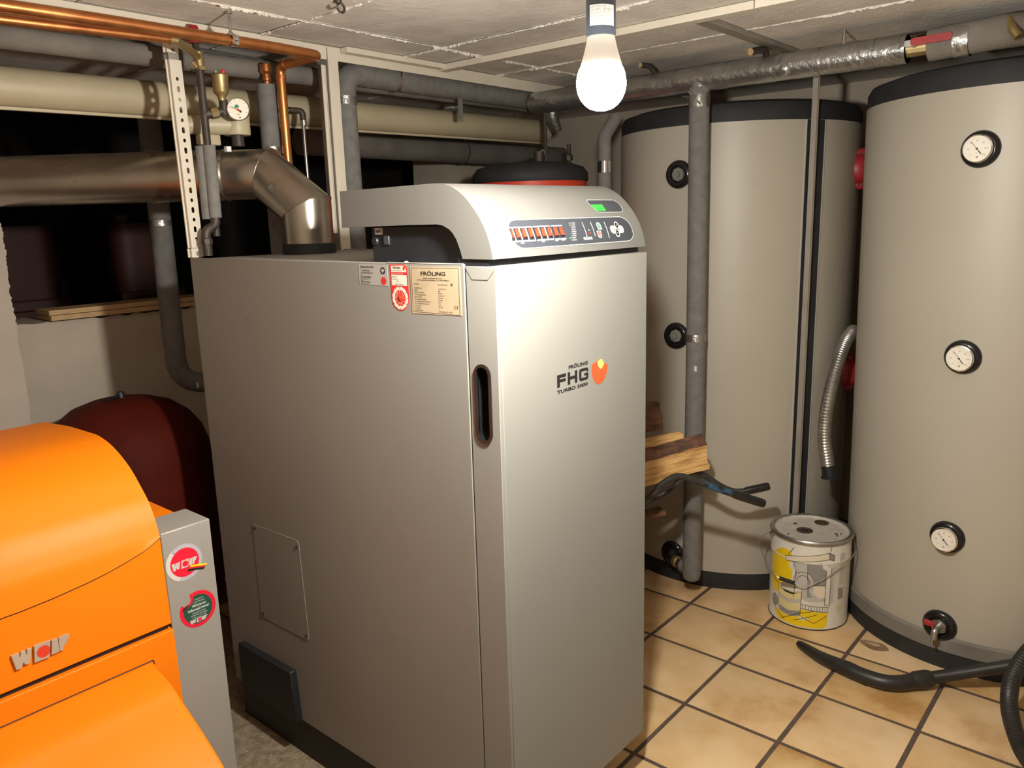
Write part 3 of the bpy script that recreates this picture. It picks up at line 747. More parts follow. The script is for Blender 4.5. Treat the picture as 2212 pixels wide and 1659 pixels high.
build('display', hoodflat([(.3925, .1140), (.4385, .1138), (.4385, .0945), (.408, .0945), (.4005, .0965), (.396, .1010)], .0012), 'lcd', lc, smooth=0, recalc=False, label='green lit display')
g = G()
for a, b in ((.0685, .1385), (.1425, .1985), (.2035, .241)):
    hi, lo = .0618, .0300
    if a < .2:
        g.flat([(a, lo), (b, lo), (b, hi), (a, hi)], HOOD, .0011, .004, 1)
    else:
        g.flat([(a, .0588), (b, .0588), (b, hi), (a, hi)], HOOD, .0011); g.flat([(a, lo), (b, lo), (b, .0328), (a, .0328)], HOOD, .0011)
build('switch_field', g, 'printwhite', cp, smooth=0, recalc=False)
for i, x in enumerate((.0665, .0855, .1060, .1265, .1480, .1680, .1885, .2095, .2295)):
    w0 = .0074
    g = G()
    xa = max(x - w0, .0668)
    for (aa, bb, c0, c1, dd) in ((xa, x + w0, .0332, .0580, .0030),):
        g.add([HOOD(aa, c0, .001), HOOD(bb, c0, .001), HOOD(bb, c1, .001), HOOD(aa, c1, .001), HOOD(aa, c0, dd), HOOD(bb, c0, dd), HOOD(bb, c1, dd), HOOD(aa, c1, dd)], [(0, 3, 2, 1), (4, 5, 6, 7), (0, 1, 5, 4), (1, 2, 6, 5), (2, 3, 7, 6), (3, 0, 4, 7)])
    sw = build('rocker_switch', g, 'black', cp, smooth=0)
    r0, r1 = max(x - .0046, .0675), x + .0046
    build('rocker', G().add([HOOD(r0, .038, .0062), HOOD(r1, .038, .0062), HOOD(r1, .0475, .0040), HOOD(r0, .0475, .0040), HOOD(r0, .0552, .0048), HOOD(r1, .0552, .0048), HOOD(r0, .038, .003), HOOD(r1, .038, .003), HOOD(r1, .0552, .003), HOOD(r0, .0552, .003)],
          [(0, 1, 2, 3), (3, 2, 5, 4), (6, 7, 1, 0), (4, 5, 8, 9), (0, 3, 9, 6), (3, 4, 9), (1, 7, 8, 2), (2, 8, 5)]), 'red', cp, smooth=0)
g = G()
for t_, x, s in (('BOILER', .089, .0262), ('PUMPE', .156, .0266), ('VENTIL', .2015, .0270), ('MISCHER', .2235, .0272)): g.text(t_, x, s, .0034, HOOD, .0012, bold=.02)
for k in range(9):
    s = .0652 - k * .00478
    g.text(('STB AUS', 'PUMPE 1', 'PUMPE 2', 'BOILER', 'MISCHER', 'GEBLÄSE', 'LAMBDA', 'PUFFER 1', 'BRENNER')[k], .2785 - k * .0021, s - .0012, .0034, HOOD, .0012, bold=.015, sx=1.05)
    g.line([(.275 - k * .0021, s - .0014), (.275 - k * .0021, s + .0014)], .0006, HOOD, .0012)
for x, a, b in ((.318, .0325, .066), (.350, .0325, .066), (.4035, .0265, .0650)): g.line([(x - .0 , a), (x, b)], .0022, HOOD, .0012, step=.004)
g.text('FRÖLING', .3035, .0257, .0080, HOOD, .0012, bold=.03, sx=1.0)
build('panel_print', g, 'printwhite', cp, smooth=0, recalc=False)
g = G()
for k in (0, 1, 7): g.flat(circ(.2705 - k * .0021, .0652 - k * .00478, .0014, 10), HOOD, .0013)
g.flat(circ(.3325, .0465, .0019, 12), HOOD, .0013)
build('indicator_light', g, 'ledgreen', cp, smooth=0, recalc=False)
build('fault_light', G().flat(rrect(.3275, .339, .0385, .0405, .0008), HOOD, .0012), 'printred', cp, smooth=0, recalc=False)
# on / off keys
def cap_half(cx, s0, s1, hw, up):
    if up: return [(cx - hw, s0), (cx + hw, s0)] + circ(cx, s1 - hw * .75, hw, 8, 0, math.pi, ry=hw * .75)
    return [(cx + hw, s1), (cx - hw, s1)] + circ(cx, s0 + hw * .75, hw, 8, math.pi, 2 * math.pi, ry=hw * .75)
build('start_key', G().flat(cap_half(.376, .0460, .0650, .0085, True), HOOD, .0014), 'printwhite', cp, smooth=0, recalc=False)
build('stop_key', G().flat(cap_half(.368, .0265, .0446, .0085, False), HOOD, .0014), 'printwhite', cp, smooth=0, recalc=False)
g = G().flat(circ(.426, .045, .0095, 12, math.pi / 2, 1.5 * math.pi), HOOD, .0013); g.flat(circ(.463, .045, .0095, 12, -math.pi / 2, math.pi / 2), HOOD, .0013)
g.flat([(.426, .0355), (.463, .0355), (.463, .0545), (.426, .0545)], HOOD, .0013)
build('side_keys', g, 'grey2', cp, smooth=0, recalc=False)
build('up_key', G().flat(cap_half(.4485, .0455, .0648, .0090, True), HOOD, .0015), 'printwhite', cp, smooth=0, recalc=False)
build('down_key', G().flat(cap_half(.441, .0260, .0440, .0090, False), HOOD, .0015), 'printwhite', cp, smooth=0, recalc=False)
g = G()
for kk in (cap_half(.376, .0460, .0650, .0085, True), cap_half(.368, .0265, .0446, .0085, False), cap_half(.4485, .0455, .0648, .0090, True), cap_half(.441, .0260, .0440, .0090, False)): g.line(kk, .0009, HOOD, .0017, True)
build('key_outline', g, 'panelblack', cp, smooth=0, recalc=False)
build('key_symbol', G().flat(circ(.3755, .0555, .0055, 14, ry=.0065), HOOD, .0018), 'printgreen', cp, smooth=0, recalc=False)
build('key_symbol', G().flat(circ(.3685, .0362, .0058, 14, ry=.0068), HOOD, .0018), 'red', cp, smooth=0, recalc=False)
g = G().flat(circ(.4475, .0550, .0060, 14, ry=.0068), HOOD, .0018); g.flat(circ(.4415, .0362, .0060, 14, ry=.0068), HOOD, .0018)
build('key_symbol', g, 'printblack', cp, smooth=0, recalc=False)
g = G().flat([(.4455, .0535), (.4495, .0535), (.4475, .0575)], HOOD, .0021); g.flat([(.4395, .0378), (.4435, .0378), (.4415, .0338)], HOOD, .0021)
g.line([(.3755, .0530), (.3755, .0582)], .0014, HOOD, .0021); g.line(circ(.3685, .0362, .0026, 12, ry=.0034), .0010, HOOD, .0021, True)
build('key_arrow', g, 'printwhite', cp, smooth=0, recalc=False)
# recess under the hood
build('control_box', G().box(0.022, BW - .022, 0.004, 0.300, BT - .003, 1.524), 'black', bo, bevel=.002)
build('door_gap', G().box(0.004, BW - .004, -0.060, 0.02, BT - .004, 1.460), 'black', bo)
g = G().box(0.018, 0.022, 0.262, 0.285, 1.507, 1.521)
build('fuse_label', g, 'labelwhite', bo)
g = G(); g.text('10AT', -.283, 1.5105, .010, frame((.0178, 0, 0), (0, -1, 0), (0, 0, 1)), .0004, bold=.03, sx=.9)
build('fuse_print', g, 'printblack', bo, smooth=0, recalc=False)
build('fuse_socket', G().box(0.017, 0.022, 0.240, 0.256, 1.485, 1.5045), 'panelblack', bo, bevel=.001); build('fuse_cap', G().lathe([(0, .005), (.008, .005), (.010, .002), (.010, 0)], (.022, .288, 1.493), (-1, 0, 0), 14), 'black', bo)

# ================================================================== PENDANT BULB
pl = thing('pendant_bulb', 'lit white light bulb hanging in a dark holder with printed label', 'light bulb', (-0.171, -0.442, 1.677))
bx, by, bz = -0.171, -0.442, 1.677
build('bulb_diffuser', G().lathe([(0, 0), (.0083, .0008), (.0161, .0034), (.0229, .0083), (.0286, .0154), (.0322, .0234), (.0340, .0322), (.0340, .0395), (.0327, .0478), (.0304, .0545), (.0293, .0562)], (bx, by, bz), seg=40), 'bulb', pl, smooth=60)
build('bulb_neck', G().lathe([(.0293, .0563), (.0278, .062), (.0243, .073), (.0215, .083), (.0196, .091), (.0186, .0975), (0, .0975)], (bx, by, bz), seg=40), 'bulbneck', pl, smooth=60)
hol = build('lamp_holder', G().lathe([(.0, .097), (.0192, .0965), (.0202, .0985), (.0202, .152), (.0197, .154), (.0175, .165), (.013, .178), (.006, .184), (0, .184)], (bx, by, bz), seg=40), 'holder', pl, smooth=40)
lf0 = math.atan2(-1.092 - by, -1.132 - bx)
LAB = lambda u, z, d: V((bx + (.0202 + d) * math.cos(lf0 + u / .0202), by + (.0202 + d) * math.sin(lf0 + u / .0202), z))
lab = build('holder_label', G().flat([(-.0165, bz + .108), (.0195, bz + .107), (.0195, bz + .133), (-.0165, bz + .134)], LAB, .0003, .003), 'labelwhite', hol, smooth=60, recalc=False)
g = G()
for k, t_ in enumerate(('FASSUNG E27', '220-240V ~ 50/60Hz', 'max. 60 W  4A 250V', 'Gebrauch nur innen', 'Art. Nr. 24117')): g.text(t_, -.0150, bz + .130 - k * .0038, .0036, LAB, .0006)
g.text('50 Hz  6 Watt', -.0150, bz + .1095, .0032, LAB, .0006, bold=.01); g.text('CE', .0075, bz + .1098, .0058, LAB, .0006)
build('label_print', g, 'grey1', hol, smooth=0, recalc=False)
build('cable', G().tube([(bx, by, bz + .183), (bx + .001, by, bz + .3), (bx, by + .002, 2.092)], .0035, 10), 'black', pl)

# ================================================================== OIL BOILER (orange)
ob_ = thing('oil_boiler', 'bright orange oil boiler with rounded hood in the left foreground', 'boiler', (-0.75, 0.8, 0.0))
OX0, OX1 = -1.10, -0.42
HP = [(1.12, 1.052), (0.95, 1.066), (0.80, 1.070), (0.769, 1.067), (0.724, 1.058), (0.673, 1.038), (0.63, 1.013), (0.591, 0.979), (0.568, 0.956), (0.549, 0.923), (0.535, 0.885)]
hc = [(p.y, p.z) for p in catmull([(0, a, b) for a, b in HP[2:]], 4)]
prof = HP[:2] + hc
arc = [(-.42, .885), (-.46, .866), (-.504, .854), (-.546, .845), (-.579, .840), (-.644, .833), (-.70, .8295), (-.76, .8285), (-.83, .832), (-.90, .840), (-.97, .852), (-1.04, .870), (-1.10, .888)]
def arcz(x):
    for (a, za), (b, zb) in zip(arc, arc[1:]):
        if b <= x <= a: return za + (zb - za) * (x - a) / (b - a)
    return arc[-1][1]
g = G(); vs_ = []; fs = []
nx = 34; xsn = [OX1 + (OX0 - OX1) * i / nx for i in range(nx + 1)]
rowsn = len(prof) + 3
for x in xsn:
    col = [(x, y, z) for y, z in prof]
    za = arcz(x)
    for k in (1, 2, 3): col.append((x, .535 - .0015 * k, .885 + (za - .885) * k / 3 - .001))
    vs_ += col
for i in range(nx):
    for j in range(rowsn - 1):
        a = i * rowsn + j; fs.append((a, a + 1, a + rowsn + 1, a + rowsn))
g.add(vs_, fs)
# inward return of the lower lip
lip = []
for x in xsn: lip += [(x, .5305, arcz(x) - .001), (x, .56, arcz(x) - .001)]
g.add(lip, [(2 * i, 2 * i + 1, 2 * i + 3, 2 * i + 2) for i in range(nx)])
sidep = [(y, z) for y, z in prof] + [(1.12, .885)]
for x in (OX1, OX0): 
    tr = tessellate_polygon([[V((a, b, 0)) for a, b in sidep]]); g.add([(x, a, b) for a, b in sidep], [tuple(t) for t in tr])
hd = build('hood', g, 'orange', ob_, smooth=38)
bm = bmesh.new(); bm.from_mesh(hd.data); bmesh.ops.remove_doubles(bm, verts=bm.verts, dist=1e-5); bm.to_mesh(hd.data); bm.free()
hd.data.set_sharp_from_angle(angle=math.radians(38))
OF = frame((0, .535, 0), (1, 0, 0), (0, 0, 1))
build('hood_seam', G().line([(x, z - .0030) for x, z in arc], .0032, OF, .0008), 'groove', ob_, smooth=0, recalc=False)
build('front_panel', G().plate([(-1.10, .676), (-.419, .6795)] + [(x, z - .004) for x, z in arc], OF, -.02, 0.0), 'orange', ob_, smooth=0, bevel=.001)
build('panel_seam', G().box(-1.10, -.423, .545, .57, .645, .69), 'black', ob_)
og = G().plate([(-1.10, 0.02), (-.413, 0.02), (-.417, .666), (-1.10, .6635)], frame((0, .531, 0), (1, 0, 0), (0, 0, 1)), -.03, 0.0)
build('lower_panel', og, 'orange', ob_, bevel=.0025)
build('jacket', G().box(-1.08, -.432, .562, 1.10, 0.02, .88), 'orange', ob_, bevel=.003)
build('rear_jacket', G().box(-1.09, -.300, .672, 1.11, 0.02, .862), 'orange', ob_, bevel=.003)
build('foot', G().box(-1.05, -.45, .58, 1.08, 0, .03), 'black', ob_)
# burner cover sloping towards the viewer
CP = [(.536, .612), (.49, .603), (.443, .591), (.406, .570), (.331, .531), (.254, .483), (.19, .43), (.15, .36), (.135, .26), (.135, .14)]
cpv = [(p.y, p.z) for p in catmull([(0, a, b) for a, b in CP], 4)]
g = G(); sd = cpv + [(.535, .14)]
for x in (-.472, -1.06):
    tr = tessellate_polygon([[V((a, b, 0)) for a, b in sd]]); g.add([(x, a, b) for a, b in sd], [tuple(t) for t in tr])
nn = len(sd)
g.add([(-.472, a, b) for a, b in sd] + [(-1.06, a, b) for a, b in sd], [(i, (i + 1) % nn, (i + 1) % nn + nn, i + nn) for i in range(nn)])
cv = build('burner_cover', g, 'orange', ob_, smooth=0)
bm = bmesh.new(); bm.from_mesh(cv.data); bmesh.ops.remove_doubles(bm, verts=bm.verts, dist=1e-5); bmesh.ops.recalc_face_normals(bm, faces=bm.faces); bm.to_mesh(cv.data); bm.free()
cv.data.polygons.foreach_set('use_smooth', [True] * len(cv.data.polygons)); cv.data.set_sharp_from_angle(angle=math.radians(38))
b_ = cv.modifiers.new('bevel', 'BEVEL'); b_.width = .006; b_.segments = 3; b_.limit_method = 'ANGLE'; b_.angle_limit = math.radians(50)
build('cover_seam', G().line([(-1.06, .6155), (-.470, .6155), (-.468, .606)], .003, frame((0, .5308, 0), (1, 0, 0), (0, 0, 1)), .0004), 'groove', ob_, smooth=0, recalc=False)
# WOLF emblem
def wolf(g, fn, x0, y0, wd, ht, d0, d1):
    u = lambda a, b: (x0 + a * wd, y0 + b * ht)
    W = [(0, .93), (.045, 0), (.135, 0), (.165, .32), (.205, .10), (.275, .10), (.335, .97), (.265, .97), (.245, .62), (.235, .95), (.165, .95), (.125, .62), (.120, .95)]
    g.plate([u(*p) for p in W], fn, d0, d1)
    g.plate([u(.35, .0), u(.61, .0), u(.665, 1.0), u(.385, 1.0)], fn, d0, d1)
    g.plate([u(.645, .08), u(.775, .08), u(.785, .20), u(.795, .93), u(.69, .93)], fn, d0, d1)
    g.plate([u(.79, .11), u(.865, .11), u(.885, .42), u(.93, .46), u(.945, .62), u(.91, .64), u(.985, .72), u(.995, .95), u(.81, .93)], fn, d0, d1)
    return u
e = G(); u = wolf(e, OF, -.7276, .7165, .1035, .033, .0005, .006)
lg = build('brand_emblem', e, 'silverprint', ob_, smooth=0, label='silver WOLF emblem with red dot')
build('emblem_dot', G().flat(circ(-.6735, .7328, .0120, 24), OF, .0064), 'red', lg, smooth=0, recalc=False)
# grey side casing with two stickers
cs = build('side_casing', G().box(-.411, -.296, .552, .662, 0.0, .882), 'greycoat', ob_, bevel=.003, label='narrow grey casing with two round stickers')
CF = frame((0, .552, 0), (1, 0, 0), (0, 0, 1))
c1 = (-.3665, .8000); rx = .0425; ry = .0430
s1 = build('round_sticker', G().plate(circ(c1[0], c1[1], rx, 40, ry=ry), CF, 0, .0006, [circ(c1[0] + .001, c1[1], .0335, 40, ry=.0335)]), 'ringgrey', cs, smooth=0, label='red round WOLF sticker with grey ring')
build('sticker_disc', G().flat(circ(c1[0] + .001, c1[1], .0335, 40), CF, .0005), 'crimson', s1, smooth=0, recalc=False)
build('ring_highlight', G().flat(circ(c1[0], c1[1], rx, 20, math.pi * .72, math.pi * 1.38, ry=ry) + circ(c1[0] + .001, c1[1], .0335, 20, math.pi * .72, math.pi * 1.38)[::-1], CF, .0008), 'printwhite', s1, smooth=0, recalc=False)
e = G(); wolf(e, CF, c1[0] - .0295, c1[1] - .0125, .060, .0185, .0006, .0010)
build('sticker_logo', e, 'grey2', s1, smooth=0)
build('logo_dot', G().flat(circ(c1[0] + .0015, c1[1] - .0032, .0068, 18), CF, .0013), 'crimson', s1, smooth=0, recalc=False)
for nm, mt, a, b in (('flag_stripe', 'printblack', 0, .0042), ('flag_stripe', 'printred', .0042, .0075), ('flag_stripe', 'yellow', .0075, .0112)):
    p0 = (c1[0] + .004, c1[1] - .0225); dx, dy = .0385, -.0085
    build(nm, G().flat([(p0[0] + a * .9, p0[1] + a), (p0[0] + dx + a * .9, p0[1] + dy + a), (p0[0] + dx + b * .9, p0[1] + dy + b), (p0[0] + b * .9, p0[1] + b)], CF, .0014), mt, s1, smooth=0, recalc=False)
e = G()
for k, ch in enumerate('Made in Germany'):
    a = math.radians(128 - k * 4.6); e.text(ch, c1[0] + .0358 * math.cos(a), c1[1] + .0358 * math.sin(a), .0066, CF, .0011, rot=a - math.pi / 2, align='CENTER', bold=.02)
for k, ch in enumerate('Qualität von WOLF'):
    a = math.radians(-100 + k * 5.2); e.text(ch, c1[0] + .0405 * math.cos(a), c1[1] + .0405 * math.sin(a), .0060, CF, .0011, rot=a + math.pi / 2, align='CENTER', bold=.02)
build('ring_text', e, 'printwhite', s1, smooth=0, recalc=False)
c2 = (-.3478, .6795); r2 = .0432
bite = [(c2[0] + r2 * math.cos(a), c2[1] + r2 * math.sin(a)) for a in [math.radians(112) - i * math.radians(322) / 44 for i in range(45)]]
notch = [(c2[0] - .029, c2[1] + .014), (c2[0] - .018, c2[1] + .020), (c2[0] - .014, c2[1] + .029)]
s2 = build('round_sticker', G().plate(bite + notch, CF, 0, .0006), 'crimson', cs, smooth=0, label='torn round sticker with green centre and red rim')
gi = [(c2[0] + .0345 * math.cos(a), c2[1] + .0345 * math.sin(a)) for a in [math.radians(102) - i * math.radians(298) / 36 for i in range(37)]]
build('sticker_centre', G().flat(gi + [(c2[0] - .024, c2[1] + .012), (c2[0] - .012, c2[1] + .019)], CF, .0009), 'bottlegreen', s2, smooth=0, recalc=False)
build('torn_edge', G().flat([(c2[0] - .036, c2[1] + .006), (c2[0] - .024, c2[1] + .012), (c2[0] - .020, c2[1] + .020), (c2[0] - .030, c2[1] + .016), (c2[0] - .036, c2[1] + .012)], CF, .0011), 'maroon', s2, smooth=0, recalc=False)
e = G()
for t_, dx, dy, h, b in (('Jetzt gewinnen', .004, .023, .0050, .01), ('in der Wolf Aktion', .004, .0165, .0050, .01), ('WM-Karten zum', .003, .0075, .0088, .03), ('Eröffnungsspiel gewinnen!', .001, -.0015, .0088, .03), ('Außerdem als 2. Preis', .001, -.0085, .0050, .01), ('50 Karten für die FC-Spiele', .001, -.0140, .0050, .01), ('Teilnahmeschluss siehe Rückseite', .001, -.0190, .0036, 0)):
    e.text(t_, c2[0] + dx, c2[1] + dy, h, CF, .0013, align='CENTER', bold=b, sx=.55 if h > .008 else .72)
build('sticker_text', e, 'printwhite', s2, smooth=0, recalc=False)
e = G(); wolf(e, CF, c2[0] - .022, c2[1] - .0315, .042, .0105, .0009, .0012)
build('sticker_logo', e, 'grey2', s2, smooth=0)
build('logo_dot', G().flat(circ(c2[0] + .0005, c2[1] - .0262, .0042, 16), CF, .0016), 'crimson', s2, smooth=0, recalc=False)

# ================================================================== BUFFER TANKS
def cylfn(c, R): return lambda u, z, d: V((c[0] + (R + d) * math.cos(u), c[1] + (R + d) * math.sin(u), z))
def tank(c, R, label, ztop, lip, Rb=None, Rt=None):
    Rb = Rb or R; Rt = Rt or R
    t = thing('buffer_tank', label, 'water tank', (c[0], c[1], 0), 'buffer tanks')
    build('base_ring', G().lathe([(R - .06, 0), (R - .002, 0), (R + .001, .01), (R + .001, .072), (R - .06, .072)], (c[0], c[1], 0), seg=96), 'tankblack', t, smooth=40)
    if lip:
        build('lower_lip', G().lathe([(R - .002, .064), (R + .005, .066), (R + .006, .112), (R - .004, .119)], (c[0], c[1], 0), seg=96), 'tankgrey', t, smooth=40)
    build('jacket', G().lathe([(R - .05, .07), (Rb, .07), (Rt, ztop), (Rt - .05, ztop)], (c[0], c[1], 0), seg=128), 'jacket', t, smooth=40)
    build('lid', G().lathe([(Rt - .045, ztop - .02), (Rt - .003, ztop - .01), (Rt - .001, ztop + .045), (Rt - .012, ztop + .066), (Rt - .05, ztop + .078), (0, ztop + .082)], (c[0], c[1], 0), seg=96), 'tankblack', t, smooth=40)
    return t
def rosette(t, p, n, plug=True):
    n = V(n).normalized()
    r = build('rosette', G().lathe([(.054, -.004), (.054, .002), (.050, .011), (.041, .016), (.032, .013), (.028, .002), (.0, .002)], p, n, 40), 'blackgloss', t, smooth=50, label='black rosette')
    if plug: build('plug', G().lathe([(.0265, 0), (.0265, .008), (.024, .011), (.012, .011), (.012, .020), (0, .020)], V(p), n, 8), 'tankgrey', r, smooth=20)
    return r
def thermometer(t, p, n, ang):
    n = V(n).normalized(); p = V(p)
    rosette(t, p, n, False)
    th = build('thermometer', G().lathe([(.012, 0), (.012, .014), (.037, .016), (.0405, .020), (.0415, .030), (.0405, .0345), (.0375, .0355), (.0365, .033), (0, .033)], p, n, 48), 'chrome', t, smooth=40, label='round dial thermometer')
    ex = V((0, 0, 1)).cross(n).normalized(); fn = frame(p + n * .0335, ex, (0, 0, 1))
    build('dial', G().flat(circ(0, 0, .0365, 40), fn, 0), 'dial', th, smooth=0, recalc=False)
    g = G(); 
    for k in range(25):
        a = math.radians(225 - k * 270 / 24); r0 = .0305 if k % 2 else .0285
        g.line([(r0 * math.cos(a), r0 * math.sin(a)), (.033 * math.cos(a), .033 * math.sin(a))], .0009, fn, .0003)
    for k, s in enumerate(('0', '20', '40', '60', '80', '100', '120')):
        a = math.radians(225 - k * 45); g.text(s, .0235 * math.cos(a), .0235 * math.sin(a) - .0025, .0075, fn, .0003, align='CENTER')
    g.text('°C', 0, -.014, .006, fn, .0003, align='CENTER'); g.flat(circ(.002, -.0235, .003, 12), fn, .0003); g.line([(-.006, -.0235), (-.001, -.0235)], .001, fn, .0003)
    build('scale', g, 'grey1', th, smooth=0, recalc=False)
    a = math.radians(ang); d = (math.cos(a), math.sin(a))
    g = G().line([(d[0] * .028, d[1] * .028), (-d[0] * .008, -d[1] * .008)], .0012, fn, .0012); g.line([(-d[0] * .006, -d[1] * .006), (-d[0] * .019, -d[1] * .019)], .0028, fn, .0012); g.flat(circ(0, 0, .0032, 14), fn, .0014)
    build('needle', g, 'printblack', th, smooth=0, recalc=False)
T1c, T2c, TR = (2.165, .445), (2.117, -.628), .49
t1 = tank(T1c, TR, 'grey beige buffer tank at the rear with black plugs and a pipe in front', 1.858, False)
t2 = tank(T2c, TR, 'grey beige buffer tank at the right with three round thermometers', 1.872, True, .483, .512)
n1 = V((-1, .012, 0)); P1 = lambda z: V((T1c[0] - TR, T1c[1] + .006, z))
for z in (1.679, 1.053): rosette(t1, P1(z), n1)
rosette(t1, P1(.120), n1, False)
n2 = V((-.4872, .0485, 0)).normalized(); P2_ = lambda z: V((T2c[0], T2c[1], z)) + n2 * (.483 + .029 * (z - .07) / 1.8)
thermometer(t2, P2_(1.694), n2, 128); thermometer(t2, P2_(1.070), n2, 128); thermometer(t2, P2_(.469), n2, 132)
rosette(t2, P2_(.150), n2, False)
# drain tap
pb = P2_(.150); ex2 = V((0, 0, 1)).cross(n2).normalized()
tap = build('drain_tap', G().lathe([(.026, 0), (.026, .014), (.0, .014)], pb, n2, 6).tube(fillet([pb, pb + n2 * .045, pb + n2 * .052 + V((0, 0, -.030))], .012), .0105, 12), 'zinc', t2, smooth=30)
build('tap_spout', G().tube([pb + n2 * .052 + V((0, 0, -.025)), pb + n2 * .052 + V((0, 0, -.052))], [.0055, .004], 10), 'chrome', tap)
build('tap_lever', G().bar(pb + n2 * .04 + V((0, 0, .016)) - ex2 * .004, pb + n2 * .046 + V((0, 0, .020)) - ex2 * .036, .014, .017), 'flangered', tap, bevel=.002)
# jacket seam and knock-out marks of the rear tank
f1 = cylfn(T1c, TR)
a0 = math.atan2(-.407, -.288); a1 = math.atan2(-.442, -.212)
g = G()
for i in range(6):
    p, q = a0 + (a1 - a0) * i / 6, a0 + (a1 - a0) * (i + 1) / 6
    g.add([f1(p, .072, .0015), f1(q, .072, .0015), f1(q, 1.857, .0015), f1(p, 1.857, .0015)], [(0, 1, 2, 3)])
build('jacket_seam', g, 'tankblack', t1, smooth=60, recalc=False, label='black seam strip')
for a in (a0 - .004, a1):
    g = G().add([f1(a, .072, 0), f1(a + .008, .072, 0), f1(a + .008, 1.857, 0), f1(a, 1.857, 0), f1(a, .072, .004), f1(a + .008, .072, .004), f1(a + .008, 1.857, .004), f1(a, 1.857, .004)], [(0, 3, 2, 1), (4, 5, 6, 7), (0, 1, 5, 4), (1, 2, 6, 5), (2, 3, 7, 6), (3, 0, 4, 7)])
    build('seam_edge', g, 'edge', t1, smooth=0)
def dashring(t, c, p, r, n=10, Rr=.49):
    f = cylfn(c, Rr); a = math.atan2(p[1] - c[1], p[0] - c[0]); g = G()
    for k in range(n):
        q0, q1 = k * 2 * math.pi / n, (k + .62) * 2 * math.pi / n
        g.line([(a + r / TR * math.cos(q0), p[2] + r * math.sin(q0)), (a + r / TR * math.cos((q0 + q1) / 2), p[2] + r * math.sin((q0 + q1) / 2)), (a + r / TR * math.cos(q1), p[2] + r * math.sin(q1))], .0016, lambda u, z, d: f(u, z, d), .0006)
    build('knockout_mark', g, 'grey1', t, smooth=0, recalc=False)
for p in ((1.755, .177, 1.635), (1.716, .249, 1.216), (1.757, .174, 1.215), (1.716, .248, .729), (1.757, .174, .726), (1.756, .175, .502)): dashring(t1, T1c, p, .0125)
dashring(t2, T2c, (1.705, -.36, 1.64), .011, 10, .5085)
# red flanges on the far side of the rear tank
def flange(p, n):
    n = V(n).normalized(); p = V(p)
    f = build('flange', G().lathe([(0, 0), (.062, 0), (.066, .006), (.060, .016), (.046, .034), (.030, .044), (0, .046)], p, n, 28), 'flangered', t1, smooth=40, label='red cast flange')
    ex = V((0, 0, 1)).cross(n).normalized()
    for s in (-1, 1):
        q = p + V((0, 0, .058 * s)); g = G().lathe([(0, 0), (.020, 0), (.021, .012), (.016, .016), (0, .016)], q, n, 16); build('flange_ear', g, 'flangered', f)
        build('bolt', G().lathe([(.007, .015), (.007, .021), (0, .022)], q, n, 6), 'zinc', f)
    g = G().tube([p + n * .004, p - n * .06], .05, 20); build('flange_stub', g, 'tankblack', f)
flange((2.215, -.052, 1.684), (-.75, -.66, 0)); flange((2.205, -.052, .872), (-.75, -.66, 0))

# ================================================================== EXPANSION VESSELS
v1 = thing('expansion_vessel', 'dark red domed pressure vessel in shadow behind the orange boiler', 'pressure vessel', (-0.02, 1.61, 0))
build('body', G().lathe([(0, .10), (.10, .11), (.20, .15), (.255, .22), (.268, .30), (.268, .76), (.262, .80), (.245, .855), (.21, .905), (.16, .945), (.10, .967), (.04, .977), (0, .978)], (-.02, 1.61, 0), seg=64), 'shaded_darkred', v1, smooth=60)
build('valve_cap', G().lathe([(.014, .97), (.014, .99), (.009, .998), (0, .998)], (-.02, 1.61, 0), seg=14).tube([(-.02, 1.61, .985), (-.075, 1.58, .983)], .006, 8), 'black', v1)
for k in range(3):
    a = k * 2.094 + .5; build('leg', G().bar((-.02 + .2 * math.cos(a), 1.61 + .2 * math.sin(a), 0), (-.02 + .2 * math.cos(a), 1.61 + .2 * math.sin(a), .26), .04, .006, (math.cos(a), math.sin(a), 0)), 'shaded_darkred', v1)
v2 = thing('expansion_vessel', 'red pressure vessel with black cap behind the control hood', 'pressure vessel', (1.55, 1.085, 0))
build('body', G().lathe([(0, .12), (.15, .14), (.22, .2), (.238, .28), (.238, 1.683), (0, 1.69)], (1.55, 1.085, 0), seg=64), 'vesselred', v2, smooth=50)
build('cap', G().lathe([(.241, 1.675), (.245, 1.682), (.243, 1.712), (.225, 1.735), (.17, 1.752), (.08, 1.760), (0, 1.762)], (1.55, 1.085, 0), seg=64), 'tankblack', v2, smooth=50)
for k in range(3):
    a = k * 2.094; build('leg', G().tube([(1.55 + .17 * math.cos(a), 1.085 + .17 * math.sin(a), 0), (1.55 + .17 * math.cos(a), 1.085 + .17 * math.sin(a), .22)], .015, 10), 'tankblack', v2)
build('cap_fitting', G().tube([(1.545, 1.03, 1.75), (1.545, 1.03, 1.80)], .022, 14).tube([(1.575, 1.02, 1.752), (1.575, 1.02, 1.955)], .008, 10), 'iron', v2)
build('cap_foil', G().tube([(1.535, 1.025, 1.762), (1.560, 1.020, 1.800)], .012, 10), 'foil', v2)
build('cap_valve', G().tube([(1.665, .965, 1.745), (1.665, .965, 1.83)], .009, 10).lathe([(.016, 1.765), (.016, 1.785), (.009, 1.79)], (1.665, .965, 0), seg=6), 'iron', v2)

